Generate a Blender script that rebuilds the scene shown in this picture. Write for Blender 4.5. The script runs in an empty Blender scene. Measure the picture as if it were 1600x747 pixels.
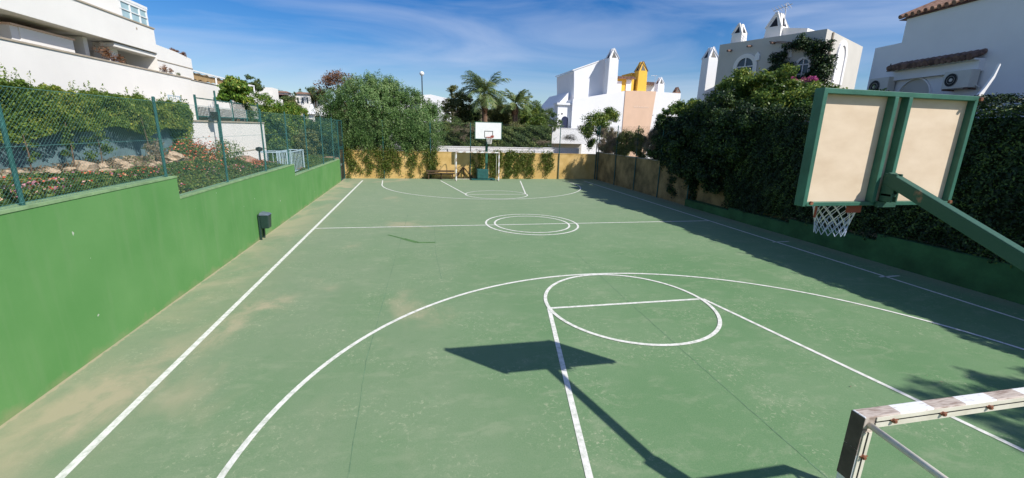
import bpy, math, random
import numpy as np
from mathutils import Vector, Matrix
S = bpy.context.scene
C = S.collection
R_ = math.radians
# ------------------------------------------------------------------ camera
CAM_H = 3.57
F_PX = 679.0
CR = np.array([[0.97780417, 0.02589686, -0.20791431],
               [-0.20789056, 0.24346914, -0.94736703],
               [0.02608689, 0.96956286, 0.24344885]])
cam = bpy.data.cameras.new('camera'); cam_o = bpy.data.objects.new('camera', cam); C.objects.link(cam_o)
cam.sensor_width = 36; cam.lens = F_PX / 1600 * 36; cam.clip_start = 0.05; cam.clip_end = 3000
m4 = Matrix([list(CR[0]) + [0], list(CR[1]) + [0], list(CR[2]) + [CAM_H], [0, 0, 0, 1]])
cam_o.matrix_world = m4
S.camera = cam_o
# ------------------------------------------------------------------ world and sun
SUN = Vector((0.795, -0.80, 1.0)).normalized()
w = bpy.data.worlds.new('World'); S.world = w; w.use_nodes = True
nt = w.node_tree; nt.nodes.clear()
def N(t, typ, **k):
    n = t.nodes.new(typ)
    for a, b in k.items(): setattr(n, a, b)
    return n
out = N(nt, 'ShaderNodeOutputWorld'); bg = N(nt, 'ShaderNodeBackground')
sky = N(nt, 'ShaderNodeTexSky', sky_type='NISHITA', sun_disc=False)
sky.sun_elevation = math.asin(SUN.z); sky.sun_rotation = math.atan2(SUN.x, SUN.y)
sky.altitude = 50; sky.air_density = 1.0; sky.dust_density = 0.4; sky.ozone_density = 4.0
bg.inputs['Strength'].default_value = 0.062
tc = N(nt, 'ShaderNodeTexCoord'); mp = N(nt, 'ShaderNodeMapping')
mp.inputs['Rotation'].default_value = (0.25, 0.1, R_(20)); mp.inputs['Scale'].default_value = (1.2, 2.4, 8.0)
nz = N(nt, 'ShaderNodeTexNoise'); nz.inputs['Scale'].default_value = 1.6; nz.inputs['Detail'].default_value = 7; nz.inputs['Roughness'].default_value = 0.52
nz.inputs['Distortion'].default_value = 0.7
cr = N(nt, 'ShaderNodeValToRGB'); cr.color_ramp.elements[0].position = 0.38; cr.color_ramp.elements[1].position = 0.78
cr.color_ramp.elements[0].color = (0, 0, 0, 1); cr.color_ramp.elements[1].color = (0.55, 0.55, 0.55, 1)
mx = N(nt, 'ShaderNodeMixRGB'); mx.inputs['Color2'].default_value = (9.0, 10.2, 13.0, 1)
hs = N(nt, 'ShaderNodeHueSaturation'); hs.inputs['Saturation'].default_value = 1.42; hs.inputs['Value'].default_value = 1.60; hs.inputs['Hue'].default_value = 0.512
L = nt.links.new
L(tc.outputs['Generated'], mp.inputs['Vector']); L(mp.outputs[0], nz.inputs['Vector']); L(nz.outputs['Fac'], cr.inputs[0])
L(sky.outputs[0], hs.inputs['Color']); L(hs.outputs[0], mx.inputs['Color1']); L(cr.outputs[0], mx.inputs['Fac'])
L(mx.outputs[0], bg.inputs['Color']); L(bg.outputs[0], out.inputs['Surface'])
sl = bpy.data.lights.new('sun', 'SUN'); sl.energy = 5.0; sl.angle = R_(0.53); sl.color = (1.0, 0.955, 0.88)
so = bpy.data.objects.new('sun', sl); C.objects.link(so)
so.rotation_euler = SUN.to_track_quat('Z', 'Y').to_euler(); so.location = (20, -20, 30)
S.view_settings.view_transform = 'Standard'; S.view_settings.look = 'None'
S.view_settings.exposure = 0.18; S.view_settings.gamma = 1.0; S.view_settings.use_curve_mapping = False
# ------------------------------------------------------------------ sight helpers (turn a picture point into a place at a chosen real distance)
def ray(px, py): return CR @ np.array([px - 800.0, -(py - 373.5), -F_PX])
def atY(px, py, Y): v = ray(px, py); t = Y / v[1]; return v[0] * t, CAM_H + v[2] * t
def atX(px, py, X): v = ray(px, py); t = X / v[0]; return v[1] * t, CAM_H + v[2] * t
def gp(px, py, z=0): v = ray(px, py); t = (z - CAM_H) / v[2]; return v[0] * t, v[1] * t
class Facade:
    """vertical plane through p0 with horizontal direction d; hit() gives (u,z), pt() gives a world point pushed out by off"""
    def __init__(s, p0, d):
        s.p = np.array(p0, float); d = np.array(d, float); s.d = d / np.linalg.norm(d)
        n = np.array([s.d[1], -s.d[0]])
        if n @ (-s.p) < 0: n = -n
        s.n = n                                    # normal towards the camera
    def hit(s, px, py):
        v = ray(px, py); t = (s.p @ s.n) / (v[:2] @ s.n); q = v[:2] * t
        return (q - s.p) @ s.d, CAM_H + v[2] * t
    def pt(s, u, z, off=0):
        q = s.p + s.d * u + s.n * off; return (q[0], q[1], z)
# ------------------------------------------------------------------ materials
def new_mat(name):
    m = bpy.data.materials.new(name); m.use_nodes = True
    t = m.node_tree; t.nodes.clear()
    o = N(t, 'ShaderNodeOutputMaterial'); b = N(t, 'ShaderNodeBsdfPrincipled'); t.links.new(b.outputs[0], o.inputs[0])
    return m, t, b, o
def mat(name, col, rough=0.7, var=0.12, scale=3.0, col2=None, bump=0.0, bscale=40, metal=0.0, spec=0.3, lo=0.35, hi=0.7, vscale=(1, 1, 1)):
    m, t, b, o = new_mat(name)
    c = N(t, 'ShaderNodeTexCoord'); mp = N(t, 'ShaderNodeMapping'); mp.inputs['Scale'].default_value = vscale
    t.links.new(c.outputs['Object'], mp.inputs[0])
    n = N(t, 'ShaderNodeTexNoise'); n.inputs['Scale'].default_value = scale; n.inputs['Detail'].default_value = 8; n.inputs['Roughness'].default_value = 0.62
    t.links.new(mp.outputs[0], n.inputs['Vector'])
    r = N(t, 'ShaderNodeValToRGB'); r.color_ramp.elements[0].position = lo; r.color_ramp.elements[1].position = hi
    c1 = [max(0, x * (1 - var)) for x in col]; c2 = col2 or [min(1, x * (1 + var)) for x in col]
    r.color_ramp.elements[0].color = (*c1, 1); r.color_ramp.elements[1].color = (*c2, 1)
    t.links.new(n.outputs['Fac'], r.inputs[0]); t.links.new(r.outputs[0], b.inputs['Base Color'])
    b.inputs['Roughness'].default_value = rough; b.inputs['Metallic'].default_value = metal; b.inputs['Specular IOR Level'].default_value = spec
    if bump:
        n2 = N(t, 'ShaderNodeTexNoise'); n2.inputs['Scale'].default_value = bscale; n2.inputs['Detail'].default_value = 4
        bm = N(t, 'ShaderNodeBump'); bm.inputs['Strength'].default_value = bump; bm.inputs['Distance'].default_value = 0.02
        t.links.new(c.outputs['Object'], n2.inputs['Vector']); t.links.new(n2.outputs['Fac'], bm.inputs['Height']); t.links.new(bm.outputs[0], b.inputs['Normal'])
    return m
def leafmat(name, c1, c2, c3=None, trans=0.3, rough=0.55):
    m, t, b, o = new_mat(name)
    g = N(t, 'ShaderNodeNewGeometry'); r = N(t, 'ShaderNodeValToRGB')
    r.color_ramp.elements[0].color = (*c1, 1); r.color_ramp.elements[1].color = (*c2, 1)
    r.color_ramp.elements[0].position = 0.15; r.color_ramp.elements[1].position = 0.85
    if c3:
        e = r.color_ramp.elements.new(0.93); e.color = (*c3, 1); r.color_ramp.elements[1].position = 0.82
    c = N(t, 'ShaderNodeTexCoord'); n = N(t, 'ShaderNodeTexNoise'); n.inputs['Scale'].default_value = 0.9; n.inputs['Detail'].default_value = 3
    t.links.new(c.outputs['Object'], n.inputs['Vector'])
    ad = N(t, 'ShaderNodeMath', operation='MULTIPLY_ADD'); ad.inputs[1].default_value = 1.6; ad.inputs[2].default_value = -0.8
    t.links.new(n.outputs['Fac'], ad.inputs[0])
    a2 = N(t, 'ShaderNodeMath', operation='ADD'); t.links.new(ad.outputs[0], a2.inputs[0]); t.links.new(g.outputs['Random Per Island'], a2.inputs[1])
    t.links.new(a2.outputs[0], r.inputs[0]); t.links.new(r.outputs[0], b.inputs['Base Color'])
    b.inputs['Roughness'].default_value = rough; b.inputs['Specular IOR Level'].default_value = 0.35
    tr = N(t, 'ShaderNodeBsdfTranslucent'); ms = N(t, 'ShaderNodeMixShader'); ms.inputs[0].default_value = trans
    t.links.new(r.outputs[0], tr.inputs[0]); t.links.new(b.outputs[0], ms.inputs[1]); t.links.new(tr.outputs[0], ms.inputs[2]); t.links.new(ms.outputs[0], o.inputs[0])
    return m
M = {}
M['white_wall'] = mat('white_render', (0.80, 0.775, 0.735), 0.85, 0.035, 0.6, bump=0.12, bscale=25)
M['white_bright'] = mat('whitewash', (0.80, 0.80, 0.81), 0.85, 0.03, 0.8, bump=0.10, bscale=18)
M['grey_house'] = mat('grey_render', (0.54, 0.52, 0.47), 0.9, 0.05, 0.7, bump=0.12, bscale=20)
M['pink'] = mat('peach_render', (0.72, 0.50, 0.36), 0.85, 0.05, 0.8)
M['yellow'] = mat('yellow_render', (0.78, 0.47, 0.07), 0.85, 0.06, 0.8)
M['coping'] = mat('stone_coping', (0.42, 0.36, 0.28), 0.8, 0.15, 3)
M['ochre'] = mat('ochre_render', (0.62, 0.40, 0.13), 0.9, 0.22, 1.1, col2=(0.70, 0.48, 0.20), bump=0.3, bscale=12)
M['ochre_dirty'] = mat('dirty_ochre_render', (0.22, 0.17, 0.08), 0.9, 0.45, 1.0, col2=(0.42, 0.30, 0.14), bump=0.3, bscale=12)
M['teal'] = mat('teal_paint', (0.026, 0.105, 0.098), 0.5, 0.2, 8)
M['wire'] = mat('plastic_coated_wire', (0.10, 0.26, 0.24), 0.35, 0.15, 8, spec=0.6)
M['dark_wire'] = mat('old_dark_wire', (0.03, 0.05, 0.045), 0.5, 0.2, 8)
M['board_green'] = mat('green_steel_paint', (0.040, 0.135, 0.095), 0.45, 0.2, 5, bump=0.1, bscale=30)
M['rusty_green'] = mat('rust_and_green_paint', (0.04, 0.125, 0.088), 0.6, 0.25, 5, col2=(0.24, 0.15, 0.10), lo=0.60, hi=0.70, bump=0.2)
M['cream'] = mat('cream_board', (0.67, 0.52, 0.37), 0.6, 0.06, 2.2, col2=(0.74, 0.60, 0.45), vscale=(1, 1, 2.2))
M['white_paint'] = mat('white_paint', (0.80, 0.80, 0.79), 0.5, 0.04, 4)
M['black_paint'] = mat('black_paint', (0.02, 0.02, 0.02), 0.5, 0.1, 4)
M['orange'] = mat('orange_ring_paint', (0.30, 0.07, 0.04), 0.5, 0.2, 12)
M['net'] = mat('net_cord', (0.72, 0.70, 0.66), 0.9, 0.1, 20)
M['net_blue'] = mat('blue_net_cord', (0.40, 0.46, 0.62), 0.9, 0.1, 20)
M['rust'] = mat('rust', (0.22, 0.09, 0.05), 0.85, 0.4, 25, bump=0.4)
M['dark_glass'] = mat('dark_glass', (0.03, 0.045, 0.055), 0.08, 0.2, 1, spec=0.6)
M['window_glass'] = mat('blinds_behind_glass', (0.36, 0.50, 0.52), 0.15, 0.12, 2, spec=0.6)
M['shade_net'] = mat('grey_shading_net', (0.13, 0.205, 0.23), 0.85, 0.10, 1.5, bump=0.2, bscale=6, vscale=(1, 1, 3))
M['soil'] = mat('dry_soil', (0.33, 0.24, 0.15), 0.95, 0.35, 2.5, bump=0.6, bscale=15)
M['rock'] = mat('limestone_rock', (0.46, 0.35, 0.24), 0.9, 0.3, 4, bump=0.7, bscale=8)
M['red_rock'] = mat('reddish_rock', (0.42, 0.25, 0.17), 0.9, 0.25, 4, bump=0.7, bscale=8)
M['bark'] = mat('bark', (0.15, 0.10, 0.07), 0.95, 0.35, 6, bump=0.8, bscale=14)
M['bark_palm'] = mat('palm_bark', (0.20, 0.12, 0.08), 0.95, 0.4, 9, bump=0.9, bscale=10)
M['tile'] = mat('clay_tile', (0.20, 0.10, 0.07), 0.85, 0.35, 6, col2=(0.40, 0.25, 0.18))
M['tile_dark'] = mat('weathered_clay_tile', (0.11, 0.07, 0.06), 0.85, 0.35, 6, col2=(0.30, 0.19, 0.15))
M['ac_white'] = mat('cream_plastic', (0.62, 0.60, 0.54), 0.45, 0.05, 3)
M['awning'] = mat('brown_awning_cloth', (0.34, 0.23, 0.11), 0.9, 0.15, 4)
M['blue_net'] = mat('pale_blue_metal', (0.48, 0.60, 0.68), 0.5, 0.1, 5)
M['bin_green'] = mat('dark_green_plastic', (0.022, 0.05, 0.042), 0.45, 0.15, 6)
M['bin_lid'] = mat('pale_grey_lid', (0.12, 0.15, 0.19), 0.4, 0.1, 6)
M['concrete'] = mat('concrete', (0.36, 0.33, 0.27), 0.9, 0.2, 4, bump=0.3)
M['wood'] = mat('old_wood', (0.09, 0.06, 0.035), 0.9, 0.3, 6, vscale=(1, 1, 6))
M['navy'] = mat('navy_paint', (0.02, 0.028, 0.07), 0.6, 0.1, 5)
M['metal'] = mat('aluminium', (0.5, 0.5, 0.5), 0.4, 0.1, 5, metal=0.7)
M['hedge_lit'] = leafmat('cypress_leaves', (0.10, 0.18, 0.035), (0.23, 0.32, 0.055), (0.40, 0.42, 0.08), 0.45)
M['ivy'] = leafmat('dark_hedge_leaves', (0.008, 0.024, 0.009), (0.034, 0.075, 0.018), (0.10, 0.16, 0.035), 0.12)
M['ficus'] = leafmat('glossy_leaves', (0.05, 0.11, 0.022), (0.18, 0.27, 0.045), (0.34, 0.38, 0.07), 0.35, 0.45)
M['pepper'] = leafmat('pepper_tree_leaves', (0.10, 0.20, 0.06), (0.23, 0.36, 0.12), (0.36, 0.47, 0.20), 0.45)
M['dark_tree'] = leafmat('dark_tree_leaves', (0.06, 0.115, 0.04), (0.16, 0.23, 0.07), (0.27, 0.31, 0.10), 0.45)
M['bright_tree'] = leafmat('bright_leaves', (0.05, 0.12, 0.015), (0.15, 0.27, 0.03), (0.33, 0.36, 0.06), 0.3)
M['olive'] = leafmat('olive_leaves', (0.10, 0.125, 0.04), (0.23, 0.25, 0.08), (0.33, 0.32, 0.13), 0.4)
M['palm'] = leafmat('palm_leaves', (0.11, 0.18, 0.06), (0.24, 0.32, 0.11), (0.38, 0.39, 0.18), 0.45)
M['dry'] = leafmat('dry_twigs', (0.20, 0.15, 0.10), (0.38, 0.31, 0.22), (0.20, 0.24, 0.10), 0.3)
M['brown_leaves'] = leafmat('brown_leaves', (0.12, 0.05, 0.025), (0.26, 0.13, 0.06), None, 0.2)
M['vine'] = leafmat('vine_leaves', (0.07, 0.12, 0.02), (0.20, 0.26, 0.045), (0.32, 0.28, 0.08), 0.35)
M['groundcover'] = leafmat('groundcover_leaves', (0.05, 0.10, 0.025), (0.13, 0.20, 0.04), (0.22, 0.26, 0.06), 0.3)
M['red_flower'] = leafmat('red_petals', (0.45, 0.06, 0.03), (0.75, 0.20, 0.10), (0.80, 0.45, 0.20), 0.3)
M['pink_flower'] = leafmat('pink_petals', (0.60, 0.18, 0.28), (0.80, 0.45, 0.50), (0.85, 0.55, 0.35), 0.3)
M['magenta'] = leafmat('magenta_bracts', (0.40, 0.04, 0.22), (0.62, 0.12, 0.38), (0.55, 0.25, 0.2), 0.3)
# court surface: worn green acrylic with dust
def court_mat():
    m, t, b, o = new_mat('worn_green_acrylic'); K = t.links.new
    c = N(t, 'ShaderNodeTexCoord')
    def noise(sc, det=6, rough=0.6, scl=(1, 1, 1), dist=0.0, rot=0):
        mp = N(t, 'ShaderNodeMapping'); mp.inputs['Scale'].default_value = scl; mp.inputs['Rotation'].default_value = (0, 0, rot); K(c.outputs['Object'], mp.inputs[0])
        n = N(t, 'ShaderNodeTexNoise'); n.inputs['Scale'].default_value = sc; n.inputs['Detail'].default_value = det; n.inputs['Roughness'].default_value = rough; n.inputs['Distortion'].default_value = dist
        K(mp.outputs[0], n.inputs['Vector']); return n.outputs['Fac']
    def ramp(f, a, b_, lo=0.0, hi=1.0):
        r = N(t, 'ShaderNodeMapRange'); r.inputs['From Min'].default_value = a; r.inputs['From Max'].default_value = b_; r.inputs['To Min'].default_value = lo; r.inputs['To Max'].default_value = hi
        r.interpolation_type = 'SMOOTHSTEP'; K(f, r.inputs[0]); return r.outputs[0]
    def mul(a, b_):
        n = N(t, 'ShaderNodeMath', operation='MULTIPLY'); n.use_clamp = True
        K(a, n.inputs[0]); (K(b_, n.inputs[1]) if not isinstance(b_, float) else setattr(n.inputs[1], 'default_value', b_)); return n.outputs[0]
    def add(a, b_):
        n = N(t, 'ShaderNodeMath', operation='ADD'); n.use_clamp = True; K(a, n.inputs[0]); K(b_, n.inputs[1]); return n.outputs[0]
    def mixc(f, c1, c2):
        n = N(t, 'ShaderNodeMixRGB'); K(f, n.inputs[0])
        for i, x in ((1, c1), (2, c2)):
            if isinstance(x, tuple): n.inputs[i].default_value = (*x, 1)
            else: K(x, n.inputs[i])
        return n.outputs[0]
    sx = N(t, 'ShaderNodeSeparateXYZ'); K(c.outputs['Object'], sx.inputs[0])
    col = mixc(ramp(noise(0.35, 5), 0.35, 0.65), (0.112, 0.225, 0.098), (0.150, 0.252, 0.126))
    # greyer faded film towards the left and far side
    col = mixc(mul(ramp(sx.outputs['X'], 5.5, -4.0), ramp(noise(0.5, 5, scl=(1, 0.5, 1)), 0.1, 0.7)), col, (0.205, 0.265, 0.162))
    far = ramp(sx.outputs['Y'], 8.0, 24.0)
    col = mixc(mul(far, 0.75), col, (0.225, 0.290, 0.185))
    # scuffed streaks
    st = mul(ramp(noise(2.2, 9, 0.72, (0.7, 1.4, 1), 0.4, 0.5), 0.48, 0.68), ramp(noise(0.6, 3), 0.30, 0.58))
    col = mixc(mul(st, 0.42), col, (0.30, 0.34, 0.22))
    fine = mul(ramp(noise(14, 7, 0.8, (1, 1, 1), 0.9), 0.54, 0.63), ramp(noise(0.75, 4), 0.42, 0.60))
    col = mixc(mul(fine, 0.75), col, (0.38, 0.41, 0.27))
    dk = ramp(noise(1.1, 7, 0.7, (1, 1.4, 1), 0.8), 0.60, 0.78)
    col = mixc(mul(dk, 0.55), col, (0.12, 0.245, 0.115))
    grain = noise(60, 5, 0.8); col = mixc(mul(ramp(grain, 0.42, 0.72), 0.32), col, (0.27, 0.34, 0.20)); col = mixc(mul(ramp(grain, 0.50, 0.30), 0.30), col, (0.085, 0.17, 0.08))
    mid_ = noise(4.5, 8, 0.75); col = mixc(mul(ramp(mid_, 0.52, 0.70), 0.30), col, (0.10, 0.20, 0.09))
    # dust patches gathering by the left wall
    wallp = ramp(sx.outputs['X'], -2.9, -5.0)
    d1 = mul(wallp, ramp(noise(0.55, 5, 0.55, (1, 0.7, 1), 0.5), 0.38, 0.62))
    d2 = ramp(add(noise(7, 4), ramp(sx.outputs['X'], -4.80, -4.94, 0.0, 0.7)), 0.85, 1.05)
    d3 = mul(ramp(noise(0.42, 4, 0.5, (1, 0.8, 1), 0.3, 0.9), 0.60, 0.74), ramp(sx.outputs['X'], 4.0, -1.5))
    du = add(add(mul(d1, 0.85), mul(d2, 0.85)), mul(d3, 0.75))
    for (px, py, rx_, ry_) in ((205, 600, 0.75, 1.7), (120, 640, 0.55, 0.9), (400, 486, 0.55, 0.9), (672, 492, 0.6, 0.6), (430, 470, 0.5, 0.7), (350, 520, 0.4, 0.8)):
        gx, gy = gp(px, py); mp = N(t, 'ShaderNodeMapping'); mp.vector_type = 'POINT'; mp.inputs['Location'].default_value = (-gx / rx_, -gy / ry_, 0); mp.inputs['Scale'].default_value = (1 / rx_, 1 / ry_, 0); K(c.outputs['Object'], mp.inputs[0])
        ln = N(t, 'ShaderNodeVectorMath', operation='LENGTH'); K(mp.outputs[0], ln.inputs[0])
        du = add(du, mul(mul(ramp(ln.outputs['Value'], 1.25, 0.2), ramp(noise(1.6, 7, 0.65, (1, 0.8, 1), 0.5), 0.34, 0.72)), 0.70))
    col = mixc(mul(du, 0.72), col, (0.45, 0.375, 0.25))
    rt = ramp(sx.outputs['X'], 12.6, 13.4); col = mixc(mul(rt, 0.5), col, (0.26, 0.26, 0.17))
    K(col, b.inputs['Base Color']); b.inputs['Roughness'].default_value = 0.85; b.inputs['Specular IOR Level'].default_value = 0.2
    bm = N(t, 'ShaderNodeBump'); bm.inputs['Strength'].default_value = 0.25; bm.inputs['Distance'].default_value = 0.01
    K(noise(45, 4), bm.inputs['Height']); K(bm.outputs[0], b.inputs['Normal'])
    return m
M['court'] = court_mat()
def line_mat():
    m, t, b, o = new_mat('worn_white_line_paint'); K = t.links.new
    c = N(t, 'ShaderNodeTexCoord'); n = N(t, 'ShaderNodeTexNoise'); n.inputs['Scale'].default_value = 9; n.inputs['Detail'].default_value = 9; n.inputs['Roughness'].default_value = 0.7
    K(c.outputs['Object'], n.inputs['Vector'])
    r = N(t, 'ShaderNodeValToRGB'); r.color_ramp.elements[0].position = 0.36; r.color_ramp.elements[1].position = 0.55
    r.color_ramp.elements[0].color = (0.50, 0.53, 0.44, 1); r.color_ramp.elements[1].color = (0.76, 0.75, 0.69, 1)
    K(n.outputs['Fac'], r.inputs[0]); K(r.outputs[0], b.inputs['Base Color']); b.inputs['Roughness'].default_value = 0.8
    return m
M['line'] = line_mat()
def green_wall_mat():
    m, t, b, o = new_mat('green_wall_paint'); K = t.links.new
    c = N(t, 'ShaderNodeTexCoord')
    n = N(t, 'ShaderNodeTexNoise'); n.inputs['Scale'].default_value = 0.8; n.inputs['Detail'].default_value = 6; K(c.outputs['Object'], n.inputs['Vector'])
    r = N(t, 'ShaderNodeValToRGB'); r.color_ramp.elements[0].position = 0.3; r.color_ramp.elements[1].position = 0.72
    r.color_ramp.elements[0].color = (0.095, 0.255, 0.074, 1); r.color_ramp.elements[1].color = (0.135, 0.298, 0.102, 1)
    K(n.outputs['Fac'], r.inputs[0])
    mp = N(t, 'ShaderNodeMapping'); mp.inputs['Scale'].default_value = (3, 3, 0.35); K(c.outputs['Object'], mp.inputs[0])
    n2 = N(t, 'ShaderNodeTexNoise'); n2.inputs['Scale'].default_value = 1.5; n2.inputs['Detail'].default_value = 5; K(mp.outputs[0], n2.inputs['Vector'])
    r2 = N(t, 'ShaderNodeMapRange'); r2.inputs[1].default_value = 0.5; r2.inputs[2].default_value = 0.8; r2.inputs[4].default_value = 0.45; K(n2.outputs['Fac'], r2.inputs[0])
    x = N(t, 'ShaderNodeMixRGB'); x.inputs[2].default_value = (0.17, 0.30, 0.13, 1); K(r2.outputs[0], x.inputs[0]); K(r.outputs[0], x.inputs[1])
    # chips
    n3 = N(t, 'ShaderNodeTexNoise'); n3.inputs['Scale'].default_value = 5.5; n3.inputs['Detail'].default_value = 2; K(c.outputs['Object'], n3.inputs['Vector'])
    r3 = N(t, 'ShaderNodeMapRange'); r3.inputs[1].default_value = 0.775; r3.inputs[2].default_value = 0.79; K(n3.outputs['Fac'], r3.inputs[0])
    y = N(t, 'ShaderNodeMixRGB'); y.inputs[2].default_value = (0.45, 0.50, 0.40, 1); K(r3.outputs[0], y.inputs[0]); K(x.outputs[0], y.inputs[1])
    # splashed dirt along the foot and hairline cracks
    sx = N(t, 'ShaderNodeSeparateXYZ'); K(c.outputs['Object'], sx.inputs[0])
    n5 = N(t, 'ShaderNodeTexNoise'); n5.inputs['Scale'].default_value = 2.5; n5.inputs['Detail'].default_value = 8; K(c.outputs['Object'], n5.inputs['Vector'])
    ad = N(t, 'ShaderNodeMath', operation='MULTIPLY_ADD'); ad.inputs[1].default_value = -0.55; K(n5.outputs['Fac'], ad.inputs[0]); K(sx.outputs['Z'], ad.inputs[2])
    r5 = N(t, 'ShaderNodeMapRange'); r5.inputs[1].default_value = -0.16; r5.inputs[2].default_value = -0.30; r5.inputs[4].default_value = 0.4; K(ad.outputs[0], r5.inputs[0])
    z5 = N(t, 'ShaderNodeMixRGB'); z5.inputs[2].default_value = (0.33, 0.29, 0.17, 1); K(r5.outputs[0], z5.inputs[0]); K(y.outputs[0], z5.inputs[1])
    vo = N(t, 'ShaderNodeTexVoronoi', feature='DISTANCE_TO_EDGE'); vo.inputs['Scale'].default_value = 0.33
    mx_ = N(t, 'ShaderNodeMixRGB'); mx_.inputs[0].default_value = 0.12; K(c.outputs['Object'], mx_.inputs[1]); K(n5.outputs['Color'], mx_.inputs[2]); K(mx_.outputs[0], vo.inputs['Vector'])
    r6 = N(t, 'ShaderNodeMapRange'); r6.inputs[1].default_value = 0.004; r6.inputs[2].default_value = 0.0; r6.inputs[4].default_value = 0.0; K(vo.outputs['Distance'], r6.inputs[0])
    z6 = N(t, 'ShaderNodeMixRGB'); z6.inputs[2].default_value = (0.05, 0.13, 0.045, 1); K(r6.outputs[0], z6.inputs[0]); K(z5.outputs[0], z6.inputs[1])
    K(z6.outputs[0], b.inputs['Base Color']); b.inputs['Roughness'].default_value = 0.8; b.inputs['Specular IOR Level'].default_value = 0.2
    n4 = N(t, 'ShaderNodeTexNoise'); n4.inputs['Scale'].default_value = 22; n4.inputs['Detail'].default_value = 5; K(c.outputs['Object'], n4.inputs['Vector'])
    bm = N(t, 'ShaderNodeBump'); bm.inputs['Strength'].default_value = 0.16; bm.inputs['Distance'].default_value = 0.012; K(n4.outputs['Fac'], bm.inputs['Height']); K(bm.outputs[0], b.inputs['Normal'])
    return m
M['green_wall'] = green_wall_mat()
M['shaded_green'] = mat('shade_darkened_green_paint', (0.045, 0.13, 0.05), 0.9, 0.3, 1.5, bump=0.3)  # deep shade beside the hedge is put into this darker green
def goal_mat():
    m, t, b, o = new_mat('goal_paint_bands'); K = t.links.new
    c = N(t, 'ShaderNodeTexCoord'); sx = N(t, 'ShaderNodeSeparateXYZ'); K(c.outputs['Object'], sx.inputs[0])
    ad = N(t, 'ShaderNodeMath', operation='SUBTRACT'); K(sx.outputs['X'], ad.inputs[0]); K(sx.outputs['Z'], ad.inputs[1])
    mu = N(t, 'ShaderNodeMath', operation='MULTIPLY'); mu.inputs[1].default_value = 1 / 0.50; K(ad.outputs[0], mu.inputs[0])
    ph = N(t, 'ShaderNodeMath', operation='ADD'); ph.inputs[1].default_value = 7.14; K(mu.outputs[0], ph.inputs[0])
    fr = N(t, 'ShaderNodeMath', operation='FRACT'); K(ph.outputs[0], fr.inputs[0])
    gt = N(t, 'ShaderNodeMath', operation='LESS_THAN'); gt.inputs[1].default_value = 0.5; K(fr.outputs[0], gt.inputs[0])
    mp = N(t, 'ShaderNodeMapping'); mp.inputs['Scale'].default_value = (1, 6, 1); K(c.outputs['Object'], mp.inputs[0])
    n = N(t, 'ShaderNodeTexNoise'); n.inputs['Scale'].default_value = 14; n.inputs['Detail'].default_value = 8; K(mp.outputs[0], n.inputs['Vector'])
    r = N(t, 'ShaderNodeValToRGB'); r.color_ramp.elements[0].position = 0.36; r.color_ramp.elements[1].position = 0.56
    r.color_ramp.elements[0].color = (0.28, 0.21, 0.17, 1); r.color_ramp.elements[1].color = (0.50, 0.43, 0.37, 1); K(n.outputs['Fac'], r.inputs[0])
    r2 = N(t, 'ShaderNodeValToRGB'); r2.color_ramp.elements[0].position = 0.28; r2.color_ramp.elements[1].position = 0.42
    r2.color_ramp.elements[0].color = (0.40, 0.30, 0.26, 1); r2.color_ramp.elements[1].color = (0.74, 0.75, 0.74, 1); K(n.outputs['Fac'], r2.inputs[0])
    x = N(t, 'ShaderNodeMixRGB'); K(gt.outputs[0], x.inputs[0]); K(r2.outputs[0], x.inputs[1]); K(r.outputs[0], x.inputs[2])
    K(x.outputs[0], b.inputs['Base Color']); b.inputs['Roughness'].default_value = 0.65
    return m
M['goal'] = goal_mat()
M['goal_back'] = mat('yellowed_white_paint', (0.66, 0.62, 0.50), 0.6, 0.1, 7, col2=(0.74, 0.70, 0.60))
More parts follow.
